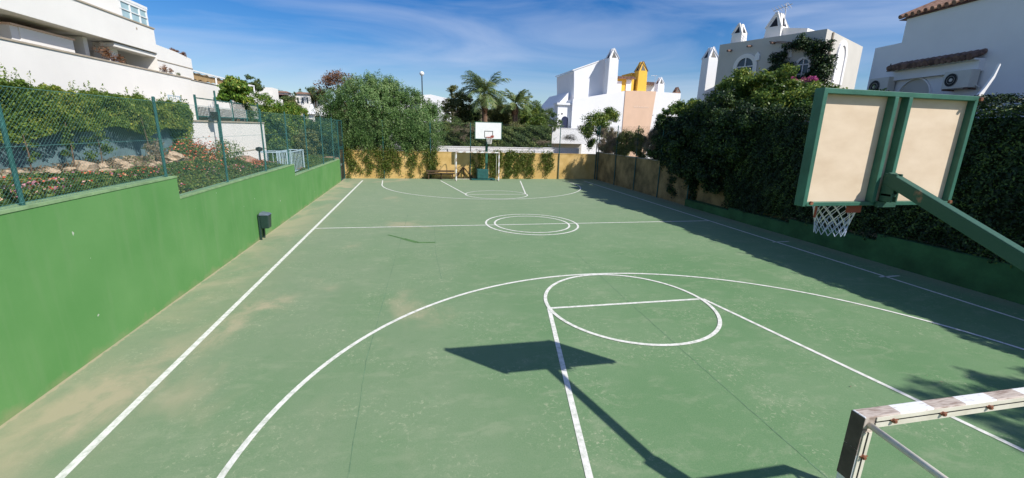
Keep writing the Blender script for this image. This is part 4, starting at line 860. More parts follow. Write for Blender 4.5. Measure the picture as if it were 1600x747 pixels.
goal(2.57, 5.65, 30.55, 2.04, 1.0, 'far white goal standing in front of the far basketball hoop')
# stored timber beside the far goal
t = thing('sawhorse', (3.0, 31.8, 0), 'brown wooden sawhorse leaning against the ochre wall', 'sawhorse')
b = MB(); b.beam((2.7, 31.9, .05), (3.25, 32.0, .85), .10, .08); b.beam((3.9, 31.9, .1), (3.25, 31.95, .85), .09, .08); b.beam((3.3, 31.9, .0), (3.27, 31.95, .85), .07, .06); b.build('planks', M['wood'], t)
t = thing('wooden_bench', (1.6, 31.7, 0), 'low dark wooden bench in front of the ochre wall', 'bench')
b = MB(); b.box(.6, 2.6, 31.55, 31.9, .38, .44); b.build('seat', M['wood'], t); b = MB(); b.box(.6, 2.6, 31.86, 31.92, .5, .62); b.build('backrest', M['wood'], t)
for x in (.7, 1.6, 2.4): b = MB(); b.box(x, x + .08, 31.6, 31.88, 0, .378); b.build('leg', M['wood'], t)
# ------------------------------------------------------------------ houses beyond the walls
def chimney(x, y, z0, z1, wd, m, parent, ang=0.0, cap=None):
    """square stack with a gabled hood pierced by triangular smoke holes"""
    c, s = math.cos(ang), math.sin(ang)
    P = lambda a, b_, z: (x + a * c - b_ * s, y + a * s + b_ * c, z)
    zc = z1 - wd * 1.0; h = wd / 2; b = MB(); k = h * 1.12
    b.hexa([P(-k, -k, z0), P(k, -k, z0), P(k, k, z0), P(-k, k, z0), P(-h, -h, zc), P(h, -h, zc), P(h, h, zc), P(-h, h, zc)])
    e = h * .42; b.hexa([P(-h, -h, zc), P(h, -h, zc), P(h, h, zc), P(-h, h, zc), P(-e, -e, z1 - .05), P(e, -e, z1 - .05), P(e, e, z1 - .05), P(-e, e, z1 - .05)])
    o = b.build('chimney', m, parent)
    d = MB()
    for (ux, uy) in ((0, -1), (-1, 0), (1, 0), (0, 1)):
        def Q(u, z, off):   # on the sloping hood face
            f = (z - zc) / (z1 - .05 - zc); r = h + (e - h) * f + off; return P(ux * r + (-uy) * u, uy * r + ux * u, z)
        d.quad([Q(-h * .55, zc + .04, .012), Q(h * .55, zc + .04, .012), Q(0, z1 - wd * .30, .012)])
    d.build('smoke_hole', M['black_paint'], o)
    s_ = MB()
    for sx in (-1, 1):
        s_.beam(P(sx * h * 1.1, -h * 1.08, zc - .02), P(sx * e * .2, -e * 1.5, z1), wd * .07, wd * .07); s_.beam(P(sx * h * 1.1, h * 1.08, zc - .02), P(sx * e * .2, e * 1.5, z1), wd * .08, wd * .08)
    s_.build('hood', cap or m, o); return o
def prism_px(b, pts, Y, depth):
    q = [(atY(px, py, Y)[0], Y, atY(px, py, Y)[1]) for px, py in pts]; b.prism(q, (0, depth, 0))
YA = 45.0
t = thing('terraced_house', (18, YA, 0), 'white house with a tall chimney and blue arched door behind the far wall', 'house')
xa, za = atY(895, 155, YA); xb, zb_ = atY(977, 142, YA)
b = MB(); b.prism([(xa, YA, -.04), (xb, YA, -.04), (xb, YA, zb_), (xa, YA, za)], (0, 9, 0)); b.build('wall', M['white_bright'], t)
b = MB(); q = [atY(*p_, YA + 1.6) for p_ in ((897, 111), (946, 93), (946, 150), (897, 156))]; b.prism([(x, YA + 1.6, z) for x, z in q][::-1], (0, 6, 0)); b.build('upper_wall', M['white_bright'], t)
b = MB(); q = [atY(*p_, YA + 1.6) for p_ in ((896, 111), (946, 93))]; b.prism([(q[0][0] - .1, YA + 1.55, q[0][1] + .002), (q[1][0], YA + 1.55, q[1][1] + .002), (q[1][0], YA + 1.55, q[1][1] + .12), (q[0][0] - .1, YA + 1.55, q[0][1] + .12)][::-1], (0, 6.1, 0)); b.build('coping', M['white_bright'], t)
x, z = atY(958, 76, YA + .6); x0, z0 = atY(957, 146, YA); chimney(x + .0, YA + .62, z0 - 1, z, 1.0, M['white_bright'], t)
# flared side buttress and arched door of the left flank
b = MB(); b.prism([(xa - .0, YA + 1.5, -.04), (xa - 1.7, YA + 1.5, -.04), (xa - 1.7, YA + 1.5, 4.2), (xa - 1.25, YA + 1.5, 6.2), (xa - .0, YA + 1.5, 7.6)], (0, 7, 0)); b.build('side_wall', M['white_bright'], t)
b = MB(); b.box(xa - 1.6, xa - .02, YA + .2, YA + 1.5, 6.25, 6.45); b.build('canopy', M['white_bright'], t)
b = MB(); b.box(xa - 1.45, xa - .0, YA + .4, YA + 1.5, 2.0, 6.25); b.build('porch_wall', M['white_bright'], t)
xd = (atY(893, 190, YA)[0]); 
b = MB(); dz = 3.2; cxd = xa - .62; pts = [(cxd - .36, YA + .38, 2.4), (cxd + .36, YA + .38, 2.4)] + [(cxd + .36 * math.cos(a), YA + .38, 4.75 + .36 * math.sin(a)) for a in np.linspace(0, math.pi, 10)]
b.prism(pts, (0, .018, 0)); b.build('door', M['navy'], t)
b = MB(); b.disc((cxd - .35, YA + .385, 5.35), .09, (0, 1, 0), .012, 12); b.build('vent', M['black_paint'], t)
t = thing('balcony', (14.5, 42, 0), 'white boxy balcony wall projecting left of the white house', 'balcony')
x0, z0 = atY(862, 224, 42.5); x1, _ = atY(915, 224, 42.5); z1 = atY(880, 201, 42.5)[1]
b = MB(); b.box(x0, x1, 42.5, 44.9, z0, z1); b.build('parapet', M['white_bright'], t); b = MB(); b.box(x0 + .6, x1, 43.6, 44.9, -.04, z0 - .002); b.build('wall', M['grey_house'], t)
b = MB(); b.box(x0 - .03, x1 + .03, 42.47, 44.93, z1 + .002, z1 + .07); b.build('coping', M['white_bright'], t)
t = thing('terraced_house', (23, YA, 0), 'peach house front wedged between the two white houses', 'house')
xc, zc = atY(1025, 143, YA)
b = MB(); b.prism([(xb + .003, YA - .06, -.04), (xc - .003 - .6, YA - .06, -.04), (xc - .003, YA - .06, zc), (xb + .003, YA - .06, zb_ + .03)], (0, 9, 0)); b.build('wall', M['pink'], t)
M['faint'] = mat('faded_white_lettering', (0.80, 0.63, 0.51), 0.85, 0.03, 4)
b = MB(); rr = random.Random(8); xs_, zs_ = atY(990, 168, YA); 
for i in range(9):
    xx = xs_ + i * .2; hh = rr.uniform(.12, .26)
    b.beam((xx, YA - .066, zs_), (xx + rr.uniform(.02, .1), YA - .066, zs_ + hh), .05, .01, (0, 1, 0)); b.beam((xx, YA - .066, zs_ + .02), (xx + .17, YA - .066, zs_ + rr.uniform(.0, .08)), .05, .01, (0, 1, 0))
b.build('faded_lettering', M['faint'], t)
x, z = atY(1030, 128, YA + 4); 
t = thing('terraced_house', (26.5, YA, 0), 'white house right of the peach front, half hidden by the dark tree', 'house')
xe, ze = atY(1064, 146, YA)
b = MB(); b.prism([(xc - .6, YA, -.04), (xe, YA, -.04), (xe, YA, ze), (xc, YA, zc - .02)], (0, 9, 0)); b.build('wall', M['white_bright'], t)
for px, pt, wd in ((1032, 121, .75), (1058, 136, .6)):
    x, z = atY(px, pt, YA + 3); chimney(x, YA + 3, zc - .5, z, wd, M['white_bright'] if px < 1050 else M['tile'], t, cap=M['tile_dark'] if px > 1050 else None)
b = MB(); x, z = atY(1024, 118, YA + 3); b.tube([(x, YA + 3, zc - .2), (x, YA + 3, z)], .025, 6); b.tube([(x - .5, YA + 3, z - .05), (x + .3, YA + 3, z)], .015, 6)
for i in range(4): b.tube([(x - .4 + i * .2, YA + 2.8, z - .04 + i * .01), (x - .4 + i * .2, YA + 3.2, z - .04 + i * .01)], .012, 5)
b.build('antenna', M['metal'], t)
t = thing('terraced_house', (24, 52, 0), 'yellow house top with a yellow chimney and clay tile edge', 'house')
YB = 51.0
def tile_row(b, p0, p1, n, r, ln, out, slope=0.35):
    """row of half-round clay tiles from p0 to p1, pointing along horizontal vector out"""
    p0 = Vector(p0); p1 = Vector(p1); o = Vector(out)
    for i in range(n):
        p = p0.lerp(p1, (i + .5) / n); b.tube([p - o * ln * .5 + Vector((0, 0, slope * ln * .5)), p + o * ln * .5 - Vector((0, 0, slope * ln * .5))], [r * .85, r], 8)
x0, _ = atY(965, 130, YB); x1, zt_ = atY(989, 124, YB)
b = MB(); b.box(x0, x1 + .2, YB, YB + 5, -.04, zt_); b.build('wall', M['yellow'], t)
b = MB(); xx, _ = atY(982, 130, YB); b.box(xx - .32, xx + .32, YB - .1, YB - .003, 4, zt_ - .05); xx, _ = atY(967, 130, YB); b.box(xx - .3, xx + .32, YB - .1, YB - .003, 4, zt_ - .3); b.build('white_band', M['white_bright'], t)
b = MB(); tile_row(b, (x0 - .2, YB - .2, zt_ + .1), (x1 + .1, YB - .2, zt_ + .16), 11, .10, .7, (0, -1, 0)); b.box(x0 - .2, x1 + .1, YB + .1, YB + 4, zt_, zt_ + .1); b.build('roof_tiles', M['tile'], t)
x, z = atY(998, 98, YB + 1); chimney(x, YB + .2, 6, z, 1.1, M['yellow'], t, cap=M['tile_dark'])
b = MB(); xx0, _ = atY(984, 130, YB + 1.5); b.box(xx0, x, YB + 1.2, YB + 4, 5, zt_ + .9); b.build('upper_wall', M['yellow'], t)
b = MB(); x0, z0 = atY(1006, 137, YB + 1); x1, _ = atY(1024, 137, YB + 1); tile_row(b, (x0, YB + .8, z0 + .5), (x1, YB + .8, z0 + .5), 6, .13, .9, (0, -1, 0)); b.build('low_roof_tiles', M['tile_dark'], t)
b = MB(); b.box(x0, x1, YB + 1, YB + 5, -.04, z0 + .35); b.build('low_wall', M['white_bright'], t)
# ---- grey house with arched windows on the right
def face_pt(F, px, py): return F.hit(px, py)
dist = 30.0; a = R_(45.5); P0 = (dist * math.sin(a), dist * math.cos(a)); ztop = 3.57 + dist * .1875
F1 = Facade(P0, (-0.3798, 0.925)); F2 = Facade(P0, (0.8886, 0.4587))
uL, zL = F1.hit(1125, 70); uR, zR = F2.hit(1348, 75)
t = thing('grey_house', (P0[0], P0[1], 0), 'grey rendered house with arched windows above the big leafy tree', 'house')
ang = math.atan2(F1.d[1], F1.d[0])
c0 = F1.pt(0, 0); c1 = F1.pt(uL, 0); c3 = F2.pt(uR, 0); c2 = (c1[0] + c3[0] - c0[0], c1[1] + c3[1] - c0[1], 0)
b = MB(); b.prism([(q[0], q[1], -.04) for q in (c0, c3, c2, c1)], (0, 0, ztop + .04)); b.build('wall', M['grey_house'], t)
b = MB(); e1 = F1.pt(uL * .0 + .1, 0, -.05); 
ins = lambda q, k: (c0[0] + (q[0] - c0[0]) * k, c0[1] + (q[1] - c0[1]) * k)
def on_roof(px, py, dback):
    """point above the long face at depth dback behind it"""
    v = ray(px, py); n = F1.n; t_ = ((F1.p @ n) - dback) / (v[:2] @ n); q = v[:2] * t_; return q[0], q[1], CAM_H + v[2] * t_
x, y, z = on_roof(1158, 37, .7); chimney(x, y, ztop - .3, z, .62, M['white_wall'], t, ang)
x, y, z = on_roof(1218, 20, 1.2); chimney(x, y, ztop + .0, z, .85, M['white_wall'], t, ang)
x0, y0, z0 = on_roof(1190, 50, 1.0); x1, y1, z1 = on_roof(1262, 44, 1.0)
b = MB(); d_ = np.array([x1 - x0, y1 - y0]); d_ = d_ / np.linalg.norm(d_); nb_ = -F1.n * 3
b.prism([(x0, y0, ztop + .003), (x1, y1, ztop + .003), (x1, y1, z1), (x0 + d_[0] * 1.1, y0 + d_[1] * 1.1, z1 + .25), (x0, y0, ztop + .15)], (nb_[0], nb_[1], 0)); b.build('roof_parapet', M['white_wall'], t)
b = MB(); x, y, z = on_roof(1229, 5, 1.2); x1, y1, z1_ = on_roof(1226, 40, 1.2); b.tube([(x1, y1, ztop), (x, y, z)], .03, 6)
dd = Vector((d_[0], d_[1], 0)); b.tube([Vector((x, y, z - .3)) - dd * .7, Vector((x, y, z - .1)) + dd * .35], .02, 6)
for i in range(6): q = Vector((x, y, z - .29 + i * .03)) + dd * (-.65 + i * .17); b.tube([q - Vector((F1.n[0], F1.n[1], 0)) * .3 - Vector((0, 0, .1)), q + Vector((F1.n[0], F1.n[1], 0)) * .3 + Vector((0, 0, .1))], .014, 5)
b.build('antenna', M['metal'], t)
def arch(F, cx, cz, w_, h_, rw, parent, glass, surround, frame=None):
    """arched opening: surround ring (outer half width w_), glass, glazing bars"""
    b = MB(); n = 14; pts_o = [(cx - w_, cz)] + [(cx + w_ * math.cos(q), cz + h_ + w_ * math.sin(q)) for q in np.linspace(math.pi, 0, n)] + [(cx + w_, cz)]
    wi = w_ - rw; pts_i = [(cx - wi, cz)] + [(cx + wi * math.cos(q), cz + h_ + wi * math.sin(q)) for q in np.linspace(math.pi, 0, n)] + [(cx + wi, cz)]
    for i in range(len(pts_o) - 1):
        A, B, D, E_ = pts_o[i], pts_o[i + 1], pts_i[i + 1], pts_i[i]
        b.hexa([F.pt(*A, .0), F.pt(*B, .0), F.pt(*D, .0), F.pt(*E_, .0), F.pt(*A, .09), F.pt(*B, .09), F.pt(*D, .09), F.pt(*E_, .09)])
    o = b.build('window', surround, parent)
    g = MB(); g.prism([F.pt(*q, .003) for q in pts_i], tuple(np.append(F.n * .02, 0))); g.build('pane', glass, o)
    if frame:
        g = MB(); g.beam(F.pt(cx, cz, .04), F.pt(cx, cz + h_ + wi, .04), .05, .05, (F.n[0], F.n[1], 0)); g.beam(F.pt(cx - wi, cz + h_ * .5, .04), F.pt(cx + wi, cz + h_ * .5, .04), .05, .05)
        g.beam(F.pt(cx - wi, cz + h_, .04), F.pt(cx + wi, cz + h_, .04), .05, .05); g.build('glazing_bar', frame, o)
    return o
u, z = F1.hit(1164, 107); u2, _ = F1.hit(1148, 107); w_ = abs(u - u2); arch(F1, u, z - .5, w_ * 1.12, .6, w_ * .36, t, M['dark_glass'], M['white_wall'], M['white_paint'])
u, z = F1.hit(1255, 104); u2, _ = F1.hit(1243, 104); w_ = abs(u - u2); arch(F1, u, z - .9, w_ * 1.0, 1.0, w_ * .30, t, M['dark_glass'], M['white_wall'], M['white_paint'])
u, z = F2.hit(1310, 107); u2, _ = F2.hit(1303, 107); w_ = abs(u - u2); arch(F2, u, z - .85, w_ * 1.1, 1.5, w_ * .35, t, M['white_wall'], M['white_bright'])
for px, py in ((1184, 89), (1234, 84)):
    u, z = F1.hit(px, py); b = MB(); b.prism([F1.pt(u - .14, z - .2), F1.pt(u + .14, z - .2), F1.pt(u + .14, z + .1), F1.pt(u, z + .28), F1.pt(u - .14, z + .1)], tuple(np.append(F1.n * .1, 0))); b.build('wall_lamp', M['white_paint'], t)
for px, py in ((1174, 72), (1211, 67), (1143, 79)):
    u, z = F1.hit(px, py); b = MB(); q = Vector(F1.pt(u, z)); b.tube([q, q + Vector((F1.n[0], F1.n[1], -.15)) * .45], .06, 8); b.build('rain_spout', M['tile_dark'], t)
u, z = F2.hit(1306, 60); b = MB(); b.tube([F2.pt(u * .55, ztop - .05, .06), F2.pt(u * .55, 1.0, .06)], .05, 8); b.build('drain_pipe', M['coping'], t)
# small white chimney house left of it
t = thing('white_house', (24, 33, 0), 'white house corner with a tall white chimney left of the grey house', 'house')
x, z = atY(1112, 74, 31); chimney(x, 31, 3, z, .80, M['white_bright'], t)
b = MB(); xx, zz = atY(1125, 118, 31); b.box(x - .2, x + 2.5, 31.6, 34, -.04, zz - 2.6); b.build('wall', M['white_bright'], t)
# climbing bougainvillea on the grey house
def on1(px, py, off): u, z = F1.hit(px, py); return F1.pt(u, z, off)
bl = [(*on1(px, py, .25), r, r, r * .8) for px, py, r in ((1222, 92, .45), (1226, 104, .6), (1215, 112, .5), (1238, 110, .55), (1242, 72, .45), (1256, 68, .5), (1270, 72, .55), (1282, 82, .6), (1284, 96, .6), (1282, 110, .6), (1288, 122, .6), (1276, 120, .5), (1232, 124, .7), (1262, 126, .5), (1292, 74, .45), (1296, 92, .4), (1292, 106, .45), (1228, 84, .3))]
t = thing('climbing_bougainvillea', (*on1(1270, 130, .3)[:2], 0.0), 'dark climber with magenta flowers framing the arched window of the grey house', 'climbing plant')
rng = np.random.default_rng(71); P, d = blob_points(bl, 15000, rng, .5); np_mesh('foliage', leaves_at(P, .11, rng, .6, .2, d), quads(15000), M['ivy'], t)
bl2 = [(*on1(px, py, 1.1), r, r, r * .6) for px, py, r in ((1246, 128, .5), (1256, 133, .5), (1270, 131, .4), (1284, 128, .35))]
P, d = blob_points(bl2, 2200, rng, .5); np_mesh('blossom', leaves_at(P, .09, rng, .8, 0, d), quads(2200), M['magenta'], t)
P, d = blob_points([(*on1(1254, 141, 1.2), .8, .8, .4), (*on1(1280, 140, 1.2), .7, .7, .4)], 5000, rng, .5); np_mesh('lower_foliage', leaves_at(P, .10, rng, .6, 0, d), quads(5000), M['ficus'], t)
b = MB(); q = Vector(on1(1284, 130, .2)); b.tube([(q.x, q.y, 0), (q.x, q.y, q.z * .6), q, on1(1280, 85, .15), on1(1250, 68, .15), on1(1215, 65, .15)], [.09, .07, .06, .04, .03, .015], 6); b.build('stem', M['bark'], t)
b = MB(); b.tube([on1(1205, 66, .2), on1(1222, 68, .3), on1(1240, 70, .3)], .03, 6); b.build('side_branch', M['bark'], t)
# ---- white house at the far right
v = ray(1368, 75); P1 = (20.0, 20.0 * v[1] / v[0]); F3 = Facade(P1, (-0.1659, -0.9861))
t = thing('white_house', (20, 12, 0), 'shaded white house with clay tile ledges behind the near backboard', 'house')
def box_face(b, F, u0, u1, z0, z1, off0, off1): b.hexa([F.pt(u0, z0, off0), F.pt(u1, z0, off0), F.pt(u1, z0, off1), F.pt(u0, z0, off1), F.pt(u0, z1, off0), F.pt(u1, z1, off0), F.pt(u1, z1, off1), F.pt(u0, z1, off1)])
zl = F3.hit(1370, 75)[1]; u1_, zr = F3.hit(1418, 30)
b = MB(); box_face(b, F3, 0, u1_, -.04, zl, -7, 0); b.build('low_wall', M['white_bright'], t)
b = MB(); box_face(b, F3, u1_, 16, -.04, zr, -8, 0.02); b.build('wall', M['white_bright'], t)
# gable tile slope on top
b = MB(); n_ = 26
for i in range(n_):
    uu = u1_ - .15 + i * .27; q = Vector(F3.pt(uu, zr + .10, .2)); r_ = Vector(F3.pt(uu, zr + 1.5, -3.0)); b.tube([q, r_], .09, 8)
b.prism([F3.pt(u1_ - .3, zr + .004, .1), F3.pt(u1_ - .3, zr + 1.38, -3.0), F3.pt(u1_ - .3, zr + .004, -3.0)], tuple(np.array([*(F3.d * 7.3), 0])))
b.build('roof', M['tile'], t)
ua, zt1 = F3.hit(1405, 107); ub, zt2 = F3.hit(1542, 91); zt1 = (zt1 + zt2) / 2
b = MB(); k = 15
for i in range(k):
    uu = ua + (ub - ua) * (i + .5) / k; b.tube([F3.pt(uu, zt1 + .20, .0), F3.pt(uu, zt1 + .0, .55)], [.095, .12], 8)
b.build('ledge_tiles', M['tile_dark'], t)
b = MB(); box_face(b, F3, ua, ub, zt1 - .45, zt1 - .10, .003, .22); box_face(b, F3, ua + .03, ub - .03, zt1 - .098, zt1 - .04, .003, .40); b.build('ledge', M['white_bright'], t)
u, z = F3.hit(1391, 107); b = MB(); b.prism([F3.pt(u - .14, z - .12, .003), F3.pt(u + .14, z - .12, .003), F3.pt(u, z + .2, .003)], tuple(np.append(F3.n * .02, 0))); b.build('vent', M['black_paint'], t)
u, z = F3.hit(1428, 150); arch(F3, u, z - .8, .75, .75, .05, t, M['grey_house'], M['white_bright'])
q = [atY(*p_, 9.3) for p_ in ((1563, 99), (1564, 101), (1555, 121), (1541, 141), (1524, 168), (1516, 170), (1524, 154), (1539, 137), (1553, 118))]
b = MB(); b.prism([(x, 9.3, z) for x, z in q], (0, .05, 0)); b.build('curved_buttress', M['white_bright'], t)
b = MB(); u, z = F3.hit(1401, 68); b.beam(F3.pt(u, z - .3, -.8), F3.pt(u - .05, z + .75, -.8), .12, .12); b.beam(F3.pt(u - .35, z + .4, -.8), F3.pt(u + .45, z + .22, -.8), .05, .05); b.beam(F3.pt(u + .40, z - .2, -.8), F3.pt(u + .38, z + .25, -.8), .16, .16); b.build('aerial_mast', M['navy'], t)
def ac_unit(px, py, wd, hg, label):
    u, z = F3.hit(px, py); t = thing('air_conditioner', F3.pt(u, z - hg / 2, .25), label, 'air conditioner', 'air conditioners on the right white house')
    b = MB(); box_face(b, F3, u - wd / 2, u + wd / 2, z - hg / 2, z + hg / 2, .10, .42); b.build('casing', M['ac_white'], t, bevel=.015)
    uf = u + (-.18 * wd); q = Vector(F3.pt(uf, z, .421)); nn = Vector((*F3.n, 0))
    b = MB(); b.disc(q, hg * .38, nn, .006, 24); b.build('fan_recess', M['black_paint'], t)
    b = MB(); b.disc(q + nn * .007, hg * .10, nn, .01, 14)
    U = Vector((*F3.d, 0)); Z = Vector((0, 0, 1))
    for k in range(0): a0 = k * 2 * math.pi / 5; b.beam(q + nn * .010 + (U * math.cos(a0) + Z * math.sin(a0)) * hg * .08, q + nn * .010 + (U * math.cos(a0) + Z * math.sin(a0)) * hg * .36, .05, .004, nn)
    b.build('fan', M['ac_white'], t)
    b = MB()
    for rr_ in (.22, .38):
        pts = [q + nn * .022 + (U * math.cos(k * math.pi / 12) + Z * math.sin(k * math.pi / 12)) * hg * rr_ for k in range(25)]; b.tube(pts, .004, 4, cap=False)
    b.build('grille', M['ac_white'], t)
    b = MB(); box_face(b, F3, u - wd * .42, u - wd * .36, z - hg / 2 - .06, z - hg / 2 - .003, .005, .45); box_face(b, F3, u + wd * .36, u + wd * .42, z - hg / 2 - .06, z - hg / 2 - .003, .005, .45); b.build('bracket', M['tile_dark'], t)
    b = MB(); b.tube([F3.pt(u + wd * .45, z - hg * .3, .2), F3.pt(u + wd * .6, z - hg * .5, .1), F3.pt(u + wd * .6, z - hg * 1.4, .03)], .025, 6); b.build('pipe', M['ac_white'], t)
ac_unit(1386, 136, .95, .72, 'air conditioner low on the left part of the shaded white house')
ac_unit(1511, 125, .95, .60, 'air conditioner on a bracket under the dark tile ledge')
# ---- white building behind the pepper tree
t = thing('white_house', (1, 50, 0), 'white house with two thin chimneys behind the pepper tree', 'house')
x0, z0 = atY(600, 168, 50); x1, z1 = atY(705, 155, 50)
b = MB(); b.prism([(x0, 50, -.04), (x1, 50, -.04), (x1, 50, z1), (x1 - 2.2, 50, z1 + .4), (x0 + 3, 50, z1 + .2), (x0, 50, z0)], (0, 8, 0)); b.build('wall', M['white_bright'], t)
for px, pt in ((613, 134), (659, 150)):
    x, z = atY(px, pt, 49.5); b = MB(); b.hexa([(x - .35, 49.2, 4), (x + .35, 49.2, 4), (x + .35, 49.9, 4), (x - .35, 49.9, 4), (x - .18, 49.4, z), (x + .18, 49.4, z), (x + .18, 49.75, z), (x - .18, 49.75, z)]); b.build('chimney', M['white_bright'], t)
x, z = atY(659, 118, 49.5); x2, z2 = atY(659, 150, 49.5)
t = thing('lamp_post', (x, 48.8, 0), 'thin pole with a round white globe above the pepper tree', 'lamp')
b = MB(); b.tube([(x, 48.8, 0), (x, 48.8, z)], [.09, .05], 8); b.build('pole', M['black_paint'], t)
b = MB(); b.tube([(x, 48.8, z - .12), (x, 48.8, z - .02), (x, 48.8, z + .14), (x, 48.8, z + .28), (x, 48.8, z + .34)], [.06, .2, .25, .17, .03], 12); b.build('globe', M['white_paint'], t, smooth=True)
# ---- far houses on the hill
M['pale_pink'] = mat('pale_pink_render', (0.75, 0.62, 0.56), 0.85, 0.04, 1)
def villa(px, py, Y, wd, hg, label, roof, m='white_wall', win=True):
    x, z = atY(px, py, Y); t = thing('hill_house', (x, Y, z - .5), label, 'house', 'white houses on the distant hill')
    b = MB(); b.box(x - wd / 2, x + wd / 2, Y, Y + wd * .7, z - 6, z + hg); b.build('wall', M[m], t)
    if roof:
        b = MB(); k = .5; r = [(x - wd / 2 - k, Y - k), (x + wd / 2 + k, Y - k), (x + wd / 2 + k, Y + wd * .7 + k), (x - wd / 2 - k, Y + wd * .7 + k)]; ym = Y + wd * .35
        b.hexa([(q[0], q[1], z + hg + .01) for q in r] + [(x - wd * .3, ym - .3, z + hg + wd * .13), (x + wd * .3, ym - .3, z + hg + wd * .13), (x + wd * .3, ym + .3, z + hg + wd * .13), (x - wd * .3, ym + .3, z + hg + wd * .13)]); b.build('roof', M['tile'], t)
    if win:
        for i in (-.3, 0, .3): b = MB(); b.box(x + i * wd - wd * .05, x + i * wd + wd * .05, Y - .06, Y + .05, z + hg * .25, z + hg * .7); b.build('window', M['dark_glass'], t)
villa(426, 164, 150, 8.5, 3.0, 'long pinkish white hill house with a clay roof, leftmost of the hill houses', True, 'pale_pink')
villa(441, 163, 150, 4.0, 3.4, 'small square pale house joined right of the pinkish hill house', True)
villa(474, 166, 150, 4.5, 3.6, 'white hill house with a clay roof below the tall conifer', True)
villa(490, 166, 152, 5.5, 3.0, 'white flat hill house just left of the pepper tree', False)
villa(404, 168, 140, 8, 5.5, 'plain white hill house partly behind the round tree', False, win=False)
for px, py, lab in ((488, 175, 'first'), (503, 178, 'middle'), (514, 182, 'last')):
    x, z = atY(px, py, 70); t = thing('hill_house', (x, 70, 0), {'first': 'white gabled house peeping over trees, left of two others', 'middle': 'white gabled house peeping over trees, between two others', 'last': 'white gabled house peeping over trees, nearest the pepper tree'}[lab], 'house', 'white gabled houses among the trees')
    b = MB(); b.box(x - 1.0, x + 1.0, 70, 74, 0, z - .3); b.build('wall', M['white_wall'], t)
    b = MB(); b.hexa([(x - .45, 69.6, z - .3), (x + .45, 69.6, z - .3), (x + .45, 70.4, z - .3), (x - .45, 70.4, z - .3), (x - .1, 69.9, z + 1.1), (x + .1, 69.9, z + 1.1), (x + .1, 70.1, z + 1.1), (x - .1, 70.1, z + 1.1)]); b.build('chimney', M['white_bright'], t)
# ================================================================== TREES
def T(px, py, Y): x, z = atY(px, py, Y); return (x, Y, z)
def far_tree(px, py, Y, rx, rz, m, label, seed, n=2600, size=None, group='trees on the distant hill', name='tree'):
    c = T(px, py, Y); tree(name, (c[0], Y, c[2] - rz * 1.6), [(c, (rx, rx, rz))], label, group, M[m], 14, rx * .4, n, size or rx * .16, seed, trunk_r=.2, limbs=4)
# hill vegetation
hill_labels = {0: 'bushy dark tree on the hill left of the pinkish house', 1: 'low dark tree between the hill houses', 2: 'tall conifer with tiers standing above the hill houses', 3: 'narrow dark cypress right of the low hill trees', 4: 'round palm-like tree behind the pinkish hill house', 5: 'spreading tree at the right end of the hill row', 6: 'dark tree crowning the left hill beside the pergola', 7: 'low tree right of the square pale hill house'}
far_tree(413, 155, 160, 2.6, 2.2, 'dark_tree', hill_labels[0], 101)
far_tree(450, 160, 150, 3.0, 2.6, 'dark_tree', hill_labels[1], 102)
far_tree(437, 150, 158, 1.9, 1.7, 'palm', hill_labels[4], 103)
far_tree(492, 148, 150, 3.0, 2.4, 'dark_tree', hill_labels[5], 104)
far_tree(461, 156, 148, .9, 3.2, 'dark_tree', hill_labels[3], 105)
far_tree(396, 136, 60, 1.0, 1.2, 'dark_tree', hill_labels[6], 106, 5000)
far_tree(455, 164, 146, 2.6, 1.6, 'olive', hill_labels[7], 107)
c = T(470, 152, 155); t = thing('conifer', (c[0], 155, c[2] - 4), hill_labels[2], 'tree', 'trees on the distant hill')
rng = np.random.default_rng(108); bl = [(c[0], 155, c[2] - 3 + k * .75, 2.9 * (1 - k / 8.2), 2.9 * (1 - k / 8.2), .32) for k in range(8)]
P, d = blob_points(bl, 2600, rng, .5); np_mesh('crown', leaves_at(P, .5, rng, .35, 0, d), quads(2600), M['dark_tree'], t)
b = MB(); b.tube([(c[0], 155, c[2] - 4), (c[0], 155, c[2] + 2.9)], [.3, .05], 6); b.build('trunk', M['bark'], t)
